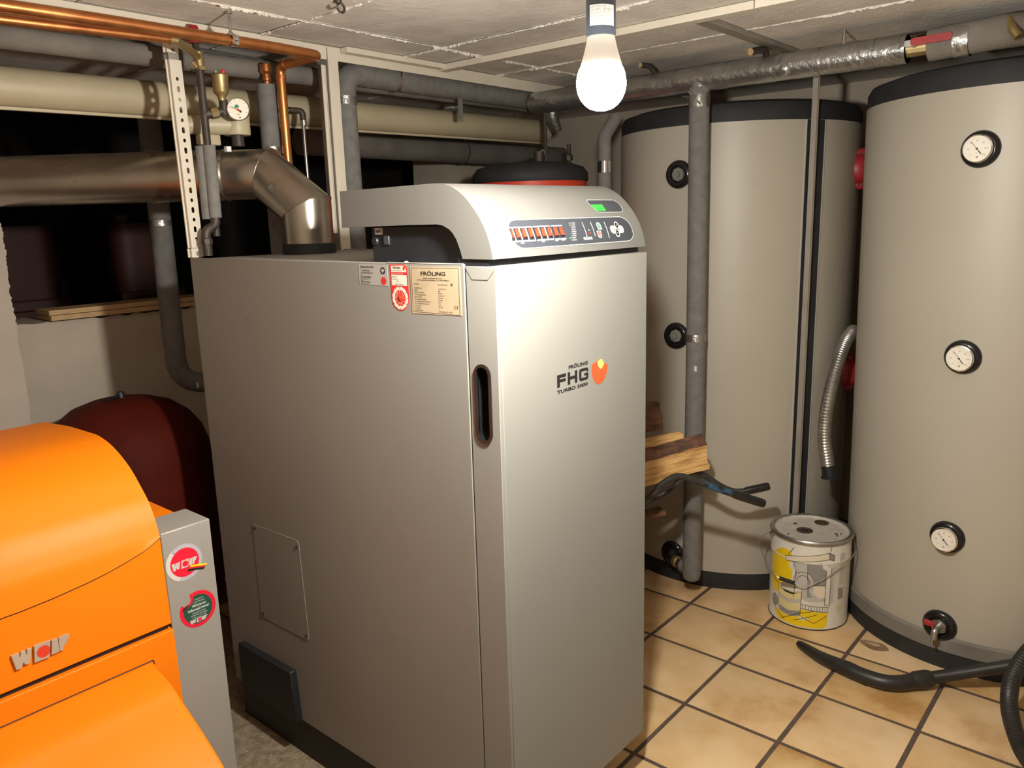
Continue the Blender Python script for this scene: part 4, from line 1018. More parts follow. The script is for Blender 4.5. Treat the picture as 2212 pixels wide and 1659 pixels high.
# ================================================================== FLUE
def miter(name, pts, r, mt, parent, seg=40, names=None):
    pts = [V(p) for p in pts]; n = len(pts)
    ds = [(b - a).normalized() for a, b in zip(pts, pts[1:])]
    nrm = [ds[0]] + [(a + b).normalized() for a, b in zip(ds, ds[1:])] + [ds[-1]]
    out = []
    ref = V((-0.7, -0.7, 0.1))
    for i, d in enumerate(ds):
        e1 = (ref - d * ref.dot(d)).normalized(); e2 = d.cross(e1); vs_ = []
        for p, t in ((pts[i], nrm[i]), (pts[i + 1], nrm[i + 1])):
            for k in range(seg):
                a = 2 * math.pi * k / seg; o = e1 * math.cos(a) + e2 * math.sin(a); o = o * r
                vs_.append(p + o - d * (o.dot(t) / d.dot(t)))
        fs = [(k, (k + 1) % seg, (k + 1) % seg + seg, k + seg) for k in range(seg)]
        out.append(build(name, G().add(vs_, fs), mt, parent, smooth=50))
    return out
fp = thing('flue_pipe', 'stainless steel flue pipe with elbow rising from the boiler top', 'flue pipe', (.328, .966, 1.448))
FP = [(.328, .966, 1.455), (.328, .966, 1.578), (.285, 1.100, 1.686), (.20, 1.2, 1.686)]
miter('elbow_section', FP, .0745, 'steel', fp)
for i_ in (1, 2):
    p_ = V(FP[i_]); da = (V(FP[i_]) - V(FP[i_ - 1])).normalized(); db = (V(FP[i_ + 1]) - V(FP[i_])).normalized(); tt_ = (da + db).normalized()
    e1 = (V((-.7, -.7, .1)) - da * V((-.7, -.7, .1)).dot(da)).normalized(); e2 = da.cross(e1)
    lp = []
    for k in range(49):
        o = (e1 * math.cos(2 * math.pi * k / 48) + e2 * math.sin(2 * math.pi * k / 48)) * .0748
        lp.append(p_ + o - da * (o.dot(tt_) / da.dot(tt_)))
    build('welded_seam', G().tube(lp, .0014, 6, False), 'steel', fp, smooth=60)
fd = (V(FP[3]) - V(FP[2])).normalized(); fl0 = V(FP[3])
build('long_section', G().tube([fl0 - fd * .012, fl0 + fd * .10, fl0 + fd * .815], .0755, 44), 'steel', fp)
for s, r in ((-.012, .0775), (.085, .077)):
    build('joint_ring', G().tube([fl0 + fd * (s - .006), fl0 + fd * s, fl0 + fd * (s + .006)], [.0752, r, .0752], 44, False), 'steel', fp)
build('foil_wrap', G().tube([fl0 + fd * .012, fl0 + fd * .03], [.0768, .0765], 40, False), 'foil', fp, label='loose silver tape around the joint')
build('collar', G().lathe([(.079, 0), (.079, .028), (.0748, .030)], (.328, .966, 1.446), seg=44), 'plinth', fp)
mid = (V(FP[1]) + V(FP[2])) / 2; md = (V(FP[2]) - V(FP[1])).normalized()
cd = (V((-1.132, -1.092, 1.536)) - mid); cd = (cd - md * cd.dot(md)).normalized()
cd = (cd + md.cross(cd) * -.25).normalized(); pn = mid + cd * .0735; px_ = md; py_ = cd.cross(md)
FB = frame(pn, md.cross(cd), md)
bd = build('badge', G().plate(rrect(-.012, .012, -.013, .013, .003), FB, 0, .003, [rrect(-.008, .008, -.009, .009, .002)]), 'steel', fp, smooth=0, label='square metal badge')
build('badge_face', G().flat(rrect(-.008, .008, -.009, .009, .002), FB, .0012), 'zinc', bd, smooth=0, recalc=False)

# ================================================================== PIPES ON THE LEFT
def pipe(name, label, pts, r, mt, cat='pipe', fil=.05, seg=20, part='tube', group=None):
    t = thing(name, label, cat, tuple(pts[0]), group)
    build(part, G().tube(fillet(pts, fil), r, seg), mt, t, smooth=50)
    return t
def band(t, a, b, r, mt='foil', name='tape_band', seg=20):
    return build(name, G().tube([a, b], r, seg, False), mt, t, smooth=50)
def sleeve(t, p, ax, w_, r, mt, name):
    p = V(p); ax = V(ax).normalized(); return build(name, G().lathe([(r * .8, -w_ / 2), (r, -w_ / 2), (r, w_ / 2), (r * .8, w_ / 2)], p, ax, 20), mt, t, smooth=40)

ca = pipe('copper_pipe', 'copper pipe running under the ceiling and bending down behind the flue elbow', [(-1.79, .94, 1.998), (-.75, .94, 2.012), (-.2, .94, 2.020), (.25, .94, 2.021), (.398, .94, 2.018), (.398, 1.146, 2.019), (.401, 1.146, 1.30)], .0145, 'copper', fil=.03)
sleeve(ca, (.3985, 1.115, 2.019), (0, 1, 0), .012, .0165, 'copper', 'solder_joint'); sleeve(ca, (.3992, 1.146, 1.985), (0, 0, 1), .012, .0165, 'copper', 'solder_joint')
cl = build('pipe_clamp', G().lathe([(.0165, -.008), (.019, -.008), (.019, .008), (.0165, .008)], (.112, .94, 2.0207), (1, 0, 0), 24), 'chrome', ca)
build('clamp_screw', G().box(.104, .120, .915, .925, 2.008, 2.032).lathe([(.006, 0), (.006, .006), (0, .008)], (.112, .915, 2.020), (0, -1, 0), 6), 'chrome', cl)
build('hanger_rod', G().tube([(.112, .94, 2.03), (.112, .94, 2.091)], .0035, 10).lathe([(.007, 2.033), (.007, 2.042), (0, 2.043)], (.112, .94, 0), seg=6).lathe([(0, 2.0895), (.009, 2.0885), (.009, 2.092)], (.112, .94, 0), seg=12), 'zinc', cl)
cb = pipe('copper_pipe', 'second copper pipe just below, ending at the brass tee', [(-1.79, .965, 1.960), (-.75, .965, 1.985), (-.434, .965, 1.993), (-.03, .965, 2.006)], .0115, 'copper')
sleeve(cb, (-.04, .965, 2.0057), (1, 0, 0), .02, .0135, 'brass', 'solder_joint')
# vertical iron pipe with tee, safety cap, gauge, air vent
sg = thing('safety_group', 'dark vertical pipe with red cap, brass air vent and pressure gauge', 'pipe fitting', (.04, 1.0, 1.45))
build('riser', G().tube([(.045, 1.0, 1.50), (.045, 1.0, 1.99)], .0105, 16), 'iron', sg)
build('brass_tee', G().tube([(.045, 1.0, 1.955), (.045, 1.0, 2.0)], .0145, 16).tube([(-.066, .905, 2.0), (.0, .955, 1.990), (.045, 1.0, 1.985)], .0105, 14), 'brass', sg)
build('tee_nut', G().lathe([(.017, 1.952), (.017, 1.962), (.0105, 1.964)], (.045, 1.0, 0), seg=6).tube([(.022, .99, 1.968), (.030, .985, 1.955)], .008, 10), 'brass', sg)
build('red_cap', G().lathe([(0, 2.024), (.0165, 2.024), (.0172, 2.032), (.0135, 2.066), (.011, 2.070), (0, 2.071)], (.045, 1.012, 0), seg=18), 'capred', sg, label='dark red cap')
build('cap_stem', G().tube([(.045, 1.0, 1.99), (.045, 1.012, 2.03)], .009, 12), 'iron', sg)
build('side_arm', G().tube([(.045, 1.0, 1.835), (.098, .985, 1.847)], .0125, 14).tube([(.098, .985, 1.835), (.098, .985, 1.878)], .012, 14), 'iron', sg)
build('arm_nut', G().lathe([(.016, 0), (.016, .02), (.012, .022)], (.062, .995, 1.839), (.053, -.015, .012), 8), 'brass', sg)
av = build('air_vent', G().lathe([(0, 1.872), (.010, 1.874), (.0115, 1.884), (.018, 1.892), (.0215, 1.897), (.0222, 1.930), (.0235, 1.934), (.0235, 1.942), (.019, 1.945), (0, 1.946)], (.092, .98, 0), seg=30), 'brass', sg, smooth=40, label='brass air vent')
build('vent_cap', G().lathe([(.0055, 1.945), (.0055, 1.955), (.004, 1.957), (0, 1.957)], (.100, .975, 0), seg=14), 'printred', av)
build('vent_screw', G().lathe([(.005, 1.945), (.005, 1.953), (0, 1.954)], (.082, .982, 0), seg=10), 'zinc', av)
gp_ = V((.130, .962, 1.852)); gn = V((-.62, -.78, -.08)).normalized()
pgauge = build('pressure_gauge', G().lathe([(.010, -.03), (.010, -.016), (.026, -.015), (.0305, -.010), (.0310, .006), (.0295, .009), (.0280, .007), (0, .007)], gp_, gn, 44), 'chrome', sg, smooth=40, label='round pressure gauge')
fg = frame(gp_ + gn * .0074, V((0, 0, 1)).cross(gn), gn.cross(V((0, 0, 1)).cross(gn)))
build('gauge_dial', G().flat(circ(0, 0, .0282, 36), fg, 0), 'dial', pgauge, smooth=0, recalc=False)
build('gauge_mark', G().flat(circ(-.003, .006, .0065, 14, -.2, math.pi + .5), fg, .0003), 'printgreen', pgauge, smooth=0, recalc=False)
build('gauge_pointer', G().line([(.006, -.006), (-.004, .001)], .005, fg, .0006), 'printred', pgauge, smooth=0, recalc=False)
g = G().line([(.006, -.006), (-.020, .0075)], .0013, fg, .0009); g.flat(circ(.006, -.0065, .003, 12), fg, .001)
for k in range(8):
    a = math.radians(200 - k * 32); g.line([(.022 * math.cos(a), .022 * math.sin(a)), (.026 * math.cos(a), .026 * math.sin(a))], .0009, fg, .0004)
g.flat(circ(.003, -.0225, .0022, 10), fg, .0004); g.text('bar', 0, -.0155, .006, fg, .0004, align='CENTER')
build('gauge_needle', g, 'printblack', pgauge, smooth=0, recalc=False)
build('foam_sleeve', G().tube([(.049, 1.0, 1.752), (.047, 1.0, 1.552)], .0175, 20), 'foam', sg)
build('foam_sleeve', G().tube([(.033, 1.018, 1.751), (.031, 1.018, 1.549)], .014, 20), 'foam', sg)
build('elbow', G().tube(fillet([(.046, 1.0, 1.56), (.045, 1.0, 1.532), (.012, 1.0, 1.515), (.012, 1.0, 1.446)], .02), .0135, 16), 'iron', sg, smooth=50)
build('elbow_nut', G().lathe([(.017, 1.478), (.017, 1.494), (.0135, 1.496)], (.012, 1.0, 0), seg=8), 'iron', sg)
build('white_tag', G().box(.098, .112, .99, 1.004, 1.737, 1.7515), 'labelwhite', sg)
sg.location = V(sg.location) + V((.036, .0628, .006))
# beige-clad pump body behind the gauge
vb_ = thing('valve_body', 'beige clad valve body with dark stub behind the pressure gauge', 'pipe fitting', (.213, 1.12, 1.75))
build('shell', G().lathe([(0, 1.797), (.036, 1.797), (.0385, 1.801), (.0385, 1.848), (.036, 1.852), (0, 1.852)], (.213, 1.12, 0), seg=36), 'beige', vb_, smooth=40)
build('side_branch', G().tube([(.19, 1.125, 1.827), (.07, 1.16, 1.822)], [.030, .026], 20), 'beige', vb_)
build('stub', G().tube([(.213, 1.12, 1.80), (.2125, 1.12, 1.766)], .0185, 16), 'iron', vb_)
build('saddle', G().box(.10, .17, 1.14, 1.16, 1.768, 1.80), 'beige', vb_, bevel=.004)
# foam riser with copper stub
fr = thing('insulated_riser', 'grey foam riser with copper stub on top behind the flue elbow', 'pipe', (.38, 1.2, 1.3))
build('foam', G().tube([(.380, 1.2, 1.2), (.379, 1.2, 1.966)], .0308, 24), 'foam', fr)
build('copper_stub', G().lathe([(.011, 1.962), (.011, 1.976), (.014, 1.978), (.014, 1.986), (.012, 1.988), (.012, 1.997), (.0185, 2.004), (.0185, 2.026), (.012, 2.030), (0, 2.030)], (.379, 1.195, 0), seg=18), 'copper', fr, smooth=30)
build('tape_band', G().tube([(.380, 1.2, 1.757), (.380, 1.2, 1.777)], .0315, 24, False), 'foil', fr)
cp_ = pipe('thin_steel_pipe', 'thin shiny steel pipe with elbow beside the upright stud', [(.440, 1.215, 1.898), (.507, 1.2, 1.898), (.514, 1.2, 0.0)], .0062, 'chrome', fil=.02, seg=14)
sleeve(cp_, (.509, 1.2, 1.862), (0, 0, 1), .02, .0095, 'zinc', 'coupling')
build('elbow_fitting', G().tube(fillet([(.462, 1.21, 1.898), (.508, 1.2, 1.898), (.508, 1.2, 1.868)], .02), .010, 14), 'iron', cp_)

# horizontal mains
bp_ = pipe('beige_pipe', 'thick beige clad pipe running along the back below the ceiling', [(-1.79, 1.36, 1.896), (2.0, 1.36, 1.935)], .0525, 'beige', seg=32)
build('seam_ledge', G().bar((-1.79, 1.347, 1.840), (2.0, 1.347, 1.879), .014, .008), 'beige', bp_)
u1 = pipe('insulated_pipe', 'dusty grey insulated pipe under the ceiling at the left', [(-1.79, 1.25, 2.010), (1.95, 1.25, 2.026)], .030, 'foamdark', seg=24)
u2 = pipe('insulated_pipe', 'short pale grey insulated pipe with open end above the beige pipe', [(-.06, 1.345, 2.056), (.655, 1.345, 2.040)], .031, 'foam', seg=24)
u3 = pipe('insulated_pipe', 'thick grey insulated pipe with elbow right of the upright stud', [(.664, 1.17, 1.25), (.660, 1.17, 2.032), (1.9, 1.17, 2.030)], .040, 'foam', fil=.075, seg=28)
band(u3, (.6615, 1.17, 1.925), (.6615, 1.17, 1.952), .0412, 'foil')
for x in (.77, 1.02, 1.35): sleeve(u3, (x, 1.17, 2.0316), (1, 0, 0), .004, .0415, 'foamdark', 'insulation_joint')
hb = build('hanger_clamp', G().lathe([(.041, -.007), (.0435, -.007), (.0435, .007), (.041, .007)], (.895, 1.17, 2.0315), (1, 0, 0), 28), 'zinc', u3)
build('clamp_rod', G().tube([(.895, 1.125, 2.03), (.895, 1.118, 2.088)], .003, 8), 'zinc', hb)
build('foil_strap', G().box(1.172, 1.196, 1.126, 1.129, 1.905, 1.99), 'foil', u3, label='hanging foil strap')
build('foil_bend', G().tube([(1.79, 1.15, 1.99), (1.80, 1.15, 1.955), (1.83, 1.15, 1.91)], [.03, .028, .022], 16), 'foil', u3)
u5 = pipe('insulated_pipe', 'thick dark insulated pipe in the shade along the rear wall', [(.9, 1.78, 1.87), (2.7, 1.78, 1.865)], .058, 'foamdark', seg=28)
g = G()
for x_ in (1.1, 2.3): build('hanger_rod', G().tube([(x_, 1.78, 1.92), (x_, 1.78, 2.102)], .005, 8), 'zinc', u5)
sleeve(u5, (1.86, 1.78, 1.867), (1, 0, 0), .012, .0605, 'foil', 'tape_band')
dp = pipe('insulated_pipe', 'grey insulated drop pipe behind the flue curving into the boiler back', [(.262, 1.76, 2.0), (.256, 1.76, .955), (.50, 1.60, .955), (.50, 1.30, .955)], .0375, 'foam', fil=.10, seg=24)
band(dp, (.2612, 1.76, 1.745), (.2613, 1.76, 1.765), .0392); band(dp, (.259, 1.76, 1.54), (.2591, 1.76, 1.56), .0385)
sleeve(dp, (.2605, 1.76, 1.70), (0, 0, 1), .05, .041, 'foam', 'insulation_joint')
build('label', G().add([(.268 + .02 * math.cos(a), 1.735, .972 + .02 * math.sin(a)) for a in ()], []) if False else G().box(.290, .315, 1.688, 1.690, .945, .965), 'labelwhite', dp)

# ================================================================== PIPES ON THE RIGHT
fpipe = thing('foil_taped_pipe', 'thick foil taped pipe with red valve handle above the tanks', 'pipe', (1.6, .3, 2.0))
build('tube', G().tube(fillet([(1.6, 1.10, 2.002), (1.6, -.36, 2.002)], .03), .0425, 28), 'foil', fpipe, smooth=50)
build('tube_end', G().tube(fillet([(1.6, -.42, 2.003), (1.6, -.60, 2.012), (1.68, -.70, 2.022), (1.95, -.70, 2.026)], .06), [.043] * 2 + [.052] * 14 if False else .046, 28), 'foamdark', fpipe, smooth=50)
for a, b, r in ((.55, .42, .0438), (.33, .22, .0440), (.12, .045, .0436), (-.02, -.10, .0440), (-.13, -.20, .0436), (-.235, -.27, .0442), (-.305, -.345, .0438)):
    build('tape_band', G().tube([(1.6, a, 2.002), (1.6, (a + b) / 2, 2.002), (1.6, b, 2.002)], [r, r - .0006, r], 28, False), 'foil', fpipe, smooth=50)
build('foil_patch', G().lathe([(0, .012), (.012, .010), (.02, .004), (.022, 0)], (1.563, .005, 1.985), (-.8, 0, -.5), 12), 'foil', fpipe)
bv = build('ball_valve', G().tube([(1.6, -.355, 2.002), (1.6, -.43, 2.003)], .026, 20).box(1.575, 1.60, -.42, -.365, 1.985, 2.02), 'brass', fpipe, smooth=40)
build('valve_spindle', G().lathe([(.011, 0), (.011, .012), (.006, .014), (.006, .022), (0, .022)], (1.576, -.385, 2.008), (-1, 0, .2), 8), 'chrome', bv)
build('valve_gap', G().tube([(1.6, -.352, 2.002), (1.6, -.36, 2.002)], .041, 24), 'black', bv)
lv = build('valve_lever', G().plate(rrect(-.058, .054, -.011, .011, .009), frame((1.552, -.437, 2.012), (0, -1, .02), (0, .02, 1)), -.003, .004), 'flangered', bv, smooth=0, bevel=.002, label='red lever')
build('lever_plate', G().plate(rrect(-.075, -.045, -.009, .009, .004), frame((1.555, -.437, 2.010), (0, -1, .02), (0, .02, 1)), -.003, .003), 'zinc', bv, smooth=0)
build('foil_patch', G().tube([(1.597, -.49, 2.003), (1.597, -.53, 2.003)], [.0475, .0472], 24, False), 'foil', fpipe)
build('brass_nipple', G().tube(fillet([(1.585, -.62, 2.04), (1.565, -.64, 2.005), (1.56, -.655, 1.985)], .02), .012, 12), 'brass', fpipe)
vp = thing('insulated_pipe', 'vertical grey foam pipe in front of the rear tank', 'pipe', (1.58, .315, .1))
build('tube', G().tube([(1.578, .312, .10), (1.582, .316, 1.1), (1.588, .325, 1.97)], .0365, 28), 'foam', vp)
build('tape_band', G().tube([(1.582, .316, 1.055), (1.582, .316, 1.082)], [.0385, .0372], 28, False), 'foil', vp)
build('tape_collar', G().tube([(1.587, .324, 1.90), (1.588, .325, 1.935), (1.592, .325, 1.985)], [.0375, .0385, .034], 28, False), 'foil', vp)
build('tape_strip', G().bar((1.548, .300, 1.91), (1.560, .355, 1.962), .004, .006), 'chrome', vp)
build('end_cap', G().lathe([(.0365, .10), (.033, .085), (.02, .075), (0, .072)], (1.578, .312, 0), seg=28), 'foam', vp)
build('tank_elbow', G().tube(fillet([(1.676, .450, .122), (1.63, .445, .118), (1.595, .345, .118)], .03), .019, 18), 'iron', vp, smooth=50)
build('brass_union', G().lathe([(.022, 0), (.024, .006), (.024, .018), (.020, .022), (.020, .034), (.016, .036)], (1.618, .412, .118), (-.25, -.9, 0), 10), 'brass', vp, smooth=30)
build('foam_elbow', G().tube(fillet([(1.598, .360, .118), (1.585, .325, .118), (1.578, .312, .16)], .02), .030, 20), 'foam', vp)
build('pipe_tag', G().box(1.5455, 1.5465, .292, .301, .945, .965), 'labelwhite', vp)
vp2 = pipe('insulated_pipe', 'dark foam pipe between the red vessel and the rear tank', [(1.592, .740, .0), (1.605, .745, 1.84), (1.655, .722, 1.915)], .026, 'foam', fil=.05)
band(vp2, (1.602, .743, 1.70), (1.6025, .743, 1.745), .0268, 'chrome')
# corrugated hose between the tanks
ch = thing('corrugated_hose', 'ribbed silver hose hanging between the two tanks', 'hose', (1.9, -.1, .55))
hp = catmull([(2.10, -.098, 1.058), (2.06, -.100, 1.050), (2.018, -.097, 1.025), (1.973, -.091, .965), (1.932, -.083, .870), (1.897, -.079, .755), (1.878, -.086, .655), (1.874, -.106, .555)], 18)
build('hose', G().tube(hp, [.0235 + (.0020 if i % 2 else 0) for i in range(len(hp))], 18), 'zinc', ch, smooth=20)
build('end_sleeve', G().tube([(1.874, -.105, .562), (1.872, -.114, .520)], [.0262, .0265], 18).lathe([(.0262, 0), (.032, -.004), (.032, -.009), (.02, -.012)], (1.871, -.114, .523), (0, .1, 1), 18), 'black', ch, smooth=40)
# small ceiling things
hk = thing('pipe_stub', 'short bent cable stub with cut end sticking out under the ceiling', 'pipe stub', (1.6, .085, 2.04))
build('stub', G().tube(fillet([(1.600, .083, 2.040), (1.575, .080, 2.062), (1.52, .105, 2.052)], .025), .0115, 14), 'iron', hk, smooth=50)
build('cut_end', G().lathe([(.0118, 0), (.0118, .003), (.005, .0035), (0, .002)], (1.52, .105, 2.052), (-.9, .4, -.16), 14), 'board', hk)
hk4 = thing('pipe_stub', 'small bent cable stub just right of the lit bulb', 'pipe stub', (1.585, .53, 2.045))
build('stub', G().tube(fillet([(1.590, .51, 2.046), (1.565, .515, 2.066), (1.53, .535, 2.070)], .02), .0095, 12), 'iron', hk4, smooth=50)
build('cut_end', G().lathe([(.0098, 0), (.0098, .003), (0, .002)], (1.53, .535, 2.070), (-.9, .45, 0), 12), 'board', hk4)
hk2 = thing('ceiling_hook', 'dark curled iron hook at the top edge of the photo', 'hook', (.245, .644, 2.09))
hp2 = [(.245, .644, 2.092)] + [(.245 + .012 * math.cos(a), .644 - .008 + .004 * math.sin(a), 2.072 + .013 * math.sin(a)) for a in [1.5 - k * .55 for k in range(9)]]
build('curl', G().tube(catmull(hp2, 4), .0032, 10), 'iron', hk2)
build('rose', G().lathe([(.010, 2.0895), (.008, 2.083), (.003, 2.080)], (.245, .644, 0), seg=12), 'iron', hk2)
hk3 = thing('ceiling_screw', 'small threaded rod between ceiling and foil taped pipe', 'screw', (1.61, -.165, 2.04))
build('rod', G().tube([(1.61, -.165, 2.042), (1.61, -.165, 2.091)], .004, 8), 'zinc', hk3)
build('nut', G().lathe([(.008, 2.062), (.008, 2.068), (0, 2.069)], (1.61, -.165, 0), seg=6), 'zinc', hk3)

# ================================================================== WOODEN BOARDS ON THE WALL LEDGE, DARK ROOM TANKS
for z, x0, lab in ((1.2205, -.075, 'lower of two pale boards lying on the wall ledge'), (1.2395, -.078, 'upper of two pale boards lying on the wall ledge')):
    o = build('wooden_board', G().box(x0, .95, 1.965 + (z - 1.22) * .3, 2.10, z, z + .0175), 'board', None, (x0, 1.97, z), bevel=.0012)
    tag(o, lab, 'wooden board', 'boards on the wall ledge')
def storage(x0, x1, y0, y1, lab):
    t = thing('storage_tank', lab, 'oil tank', ((x0 + x1) / 2, (y0 + y1) / 2, 0))
    g = G(); n_ = 5
    g.plate(rrect(x0, x1, y0, y1, .08, 5), frame((0, 0, 0), (1, 0, 0), (0, 1, 0)), 0.0, 1.56)
    build('shell', g, 'brownplastic', t, smooth=40, bevel=.03, seg=3)
    for k in range(3): build('rib', G().box(x0 - .01, x1 + .01, y0 - .012, y1 + .01, .35 + .42 * k, .40 + .42 * k), 'brownplastic', t, bevel=.008)
    build('cap', G().lathe([(.07, 1.555), (.07, 1.60), (0, 1.605)], ((x0 + x1) / 2, (y0 + y1) / 2, 0), seg=20), 'black', t)
storage(-.45, .28, 2.75, 3.3, 'dim reddish brown storage tank at the left of the dark opening')
storage(.52, .82, 2.75, 3.3, 'dim reddish brown storage tank at the right of the dark opening')

# ================================================================== BUCKET
bc = (1.738, -.102); BR = .143; BH = .350
bk = thing('bucket', 'white printed metal bucket with perforated lid and wire handle', 'bucket', (bc[0], bc[1], 0))
bod = build('body', G().lathe([(0, .004), (BR - .004, .004), (BR - .004, 0), (BR, .001), (BR + .0015, .004), (BR, .008), (BR, .262), (BR + .002, .266), (BR, .270), (BR, BH - .016)], (bc[0], bc[1], 0), seg=72), 'tin', bk, smooth=50)
build('foot_ring', G().lathe([(BR - .003, .0), (BR + .002, .0005), (BR + .0025, .0045), (BR, .006)], (bc[0], bc[1], 0), seg=72), 'rust', bk, smooth=50)
build('rim', G().lathe([(BR - .010, BH - .004), (BR - .004, BH), (BR + .004, BH + .001), (BR + .0075, BH - .004), (BR + .0075, BH - .010), (BR + .003, BH - .017), (BR - .001, BH - .018)], (bc[0], bc[1], 0), seg=72), 'zinc', bk, smooth=60)
lid = build('lid', G().lathe([(0, BH - .012), (BR - .02, BH - .012), (BR - .011, BH - .010), (BR - .009, BH - .002)], (bc[0], bc[1], 0), seg=72), 'lidtin', bk, smooth=40)
lz = BH - .012
for dx, dy, r, inner in ((-.016, .020, .030, True), (.108 - .010, -.004, .027, False)):
    p = (bc[0] + dx, bc[1] + dy)
    hcap = build('bung', G().lathe([(r, 0), (r, .002), (r * .8, .0025), (r * .75, .0005), (0, .0005)], (p[0], p[1], lz), seg=28), 'rust', lid, smooth=40, label='rusty round bung')
    if inner: build('bung_hole', G().lathe([(.011, .0025), (.010, .004), (.006, .004), (.005, .001), (0, .001)], (p[0], p[1], lz), seg=16), 'black', hcap)
fl_ = frame((bc[0], bc[1], lz), (1, 0, 0), (0, 1, 0))
g = G()
for x, y, r in ((.03, .075, .009), (.02, -.085, .008), (.004, -.095, .006), (.03, -.10, .006), (-.085, .055, .006)): g.flat(circ(x, y, r, 12, ry=r * .8), fl_, .0006)
build('rust_spot', g, 'rust', lid, smooth=0, recalc=False)
ph0 = -2.8096
BK = lambda u, z, d: V((bc[0] + (BR + d) * math.cos(ph0 + u / BR), bc[1] + (BR + d) * math.sin(ph0 + u / BR), z))
def art(name, poly, mt, d): return build(name, G().flat(poly, BK, d, .008), mt, bod, smooth=60, recalc=False)
art('yellow_patch', [(-.165, .246), (-.136, .282), (-.108, .299), (-.081, .302), (-.063, .287), (-.058, .188), (-.081, .174), (-.117, .152), (-.117, .118), (-.14, .114), (-.16, .142), (-.166, .199)], 'yellow', .0004)
art('yellow_floor', [(-.141, .043), (-.11, .045), (-.075, .039), (-.024, .049), (-.022, .08), (.075, .07), (.071, .016), (.053, .009), (-.001, .010), (-.049, .009), (-.113, .012)], 'yellow', .0004)
art('floor_gap', [(-.024, .049), (.012, .047), (-.010, .036), (-.030, .038)], 'tin', .0006)
art('fireplace_opening', [(-.061, .258), (.057, .273), (.062, .182), (.064, .120), (-.048, .117), (-.047, .229)], 'grey1', .0005)
art('fireplace_wall', [(-.055, .257), (-.006, .263), (-.004, .120), (-.046, .118), (-.044, .228)], 'grey2', .0007)
art('fire_glow', [(.014, .181), (.060, .182), (.062, .132), (.034, .127), (.016, .151)], 'ivory', .0008)
art('mantel', [(-.090, .276), (-.038, .288), (.014, .298), (.068, .309), (.069, .284), (.015, .275), (-.037, .266), (-.088, .257)], 'ivory', .0008)
art('mantel_end', [(.068, .309), (.088, .298), (.088, .277), (.069, .284)], 'grey1', .0009)
art('pillar', [(-.075, .256), (-.060, .258), (-.058, .235), (-.046, .229), (-.050, .120), (-.060, .120), (-.060, .225), (-.073, .236)], 'tin', .0009)
art('pillar', [(.044, .272), (.062, .276), (.064, .256), (.078, .246), (.078, .102), (.060, .103), (.060, .240), (.046, .250)], 'tin', .0009)
art('pillar_shade', [(.078, .246), (.092, .252), (.092, .112), (.078, .102)], 'grey2', .0009)
art('hearth', [(-.022, .120), (.062, .118), (.080, .098), (.075, .074), (-.022, .084)], 'tin', .0009)
art('ash', [(-.015, .128), (.01, .133), (.04, .131), (.06, .128), (.055, .116), (.0, .114), (-.018, .118)], 'grey2', .0011)
art('canister', [(-.116, .145), (-.070, .138), (-.022, .151), (-.024, .053), (-.050, .046), (-.075, .045), (-.110, .050)], 'paleyellow', .0012)
art('canister_base', [(-.110, .070), (-.068, .062), (-.025, .073), (-.024, .053), (-.050, .045), (-.075, .044), (-.106, .048)], 'grey1', .0014)
art('canister_band', [(-.112, .118), (-.07, .108), (-.024, .120), (-.024, .104), (-.07, .094), (-.112, .104)], 'grey2', .0014)
art('canister_lid', [(-.119, .153), (-.092, .163), (-.026, .157), (-.021, .150), (-.056, .139), (-.107, .139)], 'tin', .0016)
art('canister_grip', [(-.100, .140), (-.085, .132), (-.055, .131), (-.038, .140), (-.06, .137), (-.085, .138)], 'printblack', .0018)
art('wheel', circ(-.135, .078, .019, 18, ry=.026), 'grey1', .0010)
art('side_print', [(.115, .300), (.140, .300), (.142, .180), (.118, .172)], 'grey2', .0006)
art('side_print', [(.113, .165), (.140, .160), (.142, .120), (.115, .118)], 'grey1', .0007)
art('side_print', [(.113, .095), (.130, .100), (.132, .072), (.113, .070)], 'paleyellow', .0006)
g = G(); hp_ = [(-.038 + .0, .165)] + circ(-.018, .188, .030, 14, math.pi, 0, ry=.034) + [(.010, .150), (.030, .128)]
g.line(hp_, .013, BK, .0011, step=.006); build('hose_print', g, 'grey2', bod, smooth=60, recalc=False)
g = G()
for pts, cl_ in (([(-.090, .276), (-.038, .288), (.014, .298), (.068, .309), (.069, .284), (.015, .275), (-.037, .266), (-.088, .257)], True), ([(.068, .309), (.088, .298), (.088, .277), (.069, .284)], True), ([(-.078, .284), (-.056, .318)], False), ([(.072, .312), (.076, .340)], False),
                 ([(.060, .240), (.060, .103), (.078, .102), (.078, .246)], False), ([(-.046, .229), (-.050, .120)], False), ([(-.022, .084), (.075, .074)], False), ([(-.022, .100), (.078, .094)], False), ([(-.095, .020), (-.03, .062), (.02, .078)], False), ([(-.045, .030), (.035, .066)], False), ([(-.14, .058), (-.085, .022)], False), ([(-.02, .05), (.025, .030), (.070, .060)], False), ([(-.116, .145), (-.110, .050)], False), ([(-.022, .151), (-.024, .053)], False), ([(-.119, .153), (-.107, .139), (-.056, .139), (-.021, .150)], False), ([(-.006, .263), (-.004, .20)], False), ([(.014, .181), (.060, .182)], False)):
    g.line(pts, .0016, BK, .0020, cl_, .008)
for k in range(10): g.line([(-.016 + k * .0098, .083 - k * .0009), (-.016 + k * .0098, .098 - k * .0006)], .0013, BK, .0020)
g.line(circ(-.018, .188, .0365, 14, math.pi, 0, ry=.041), .0012, BK, .0020, False, .008); g.line(circ(-.018, .188, .0235, 14, math.pi, 0, ry=.027), .0012, BK, .0020, False, .008)
build('outline_print', g, 'printblack', bod, smooth=60, recalc=False)
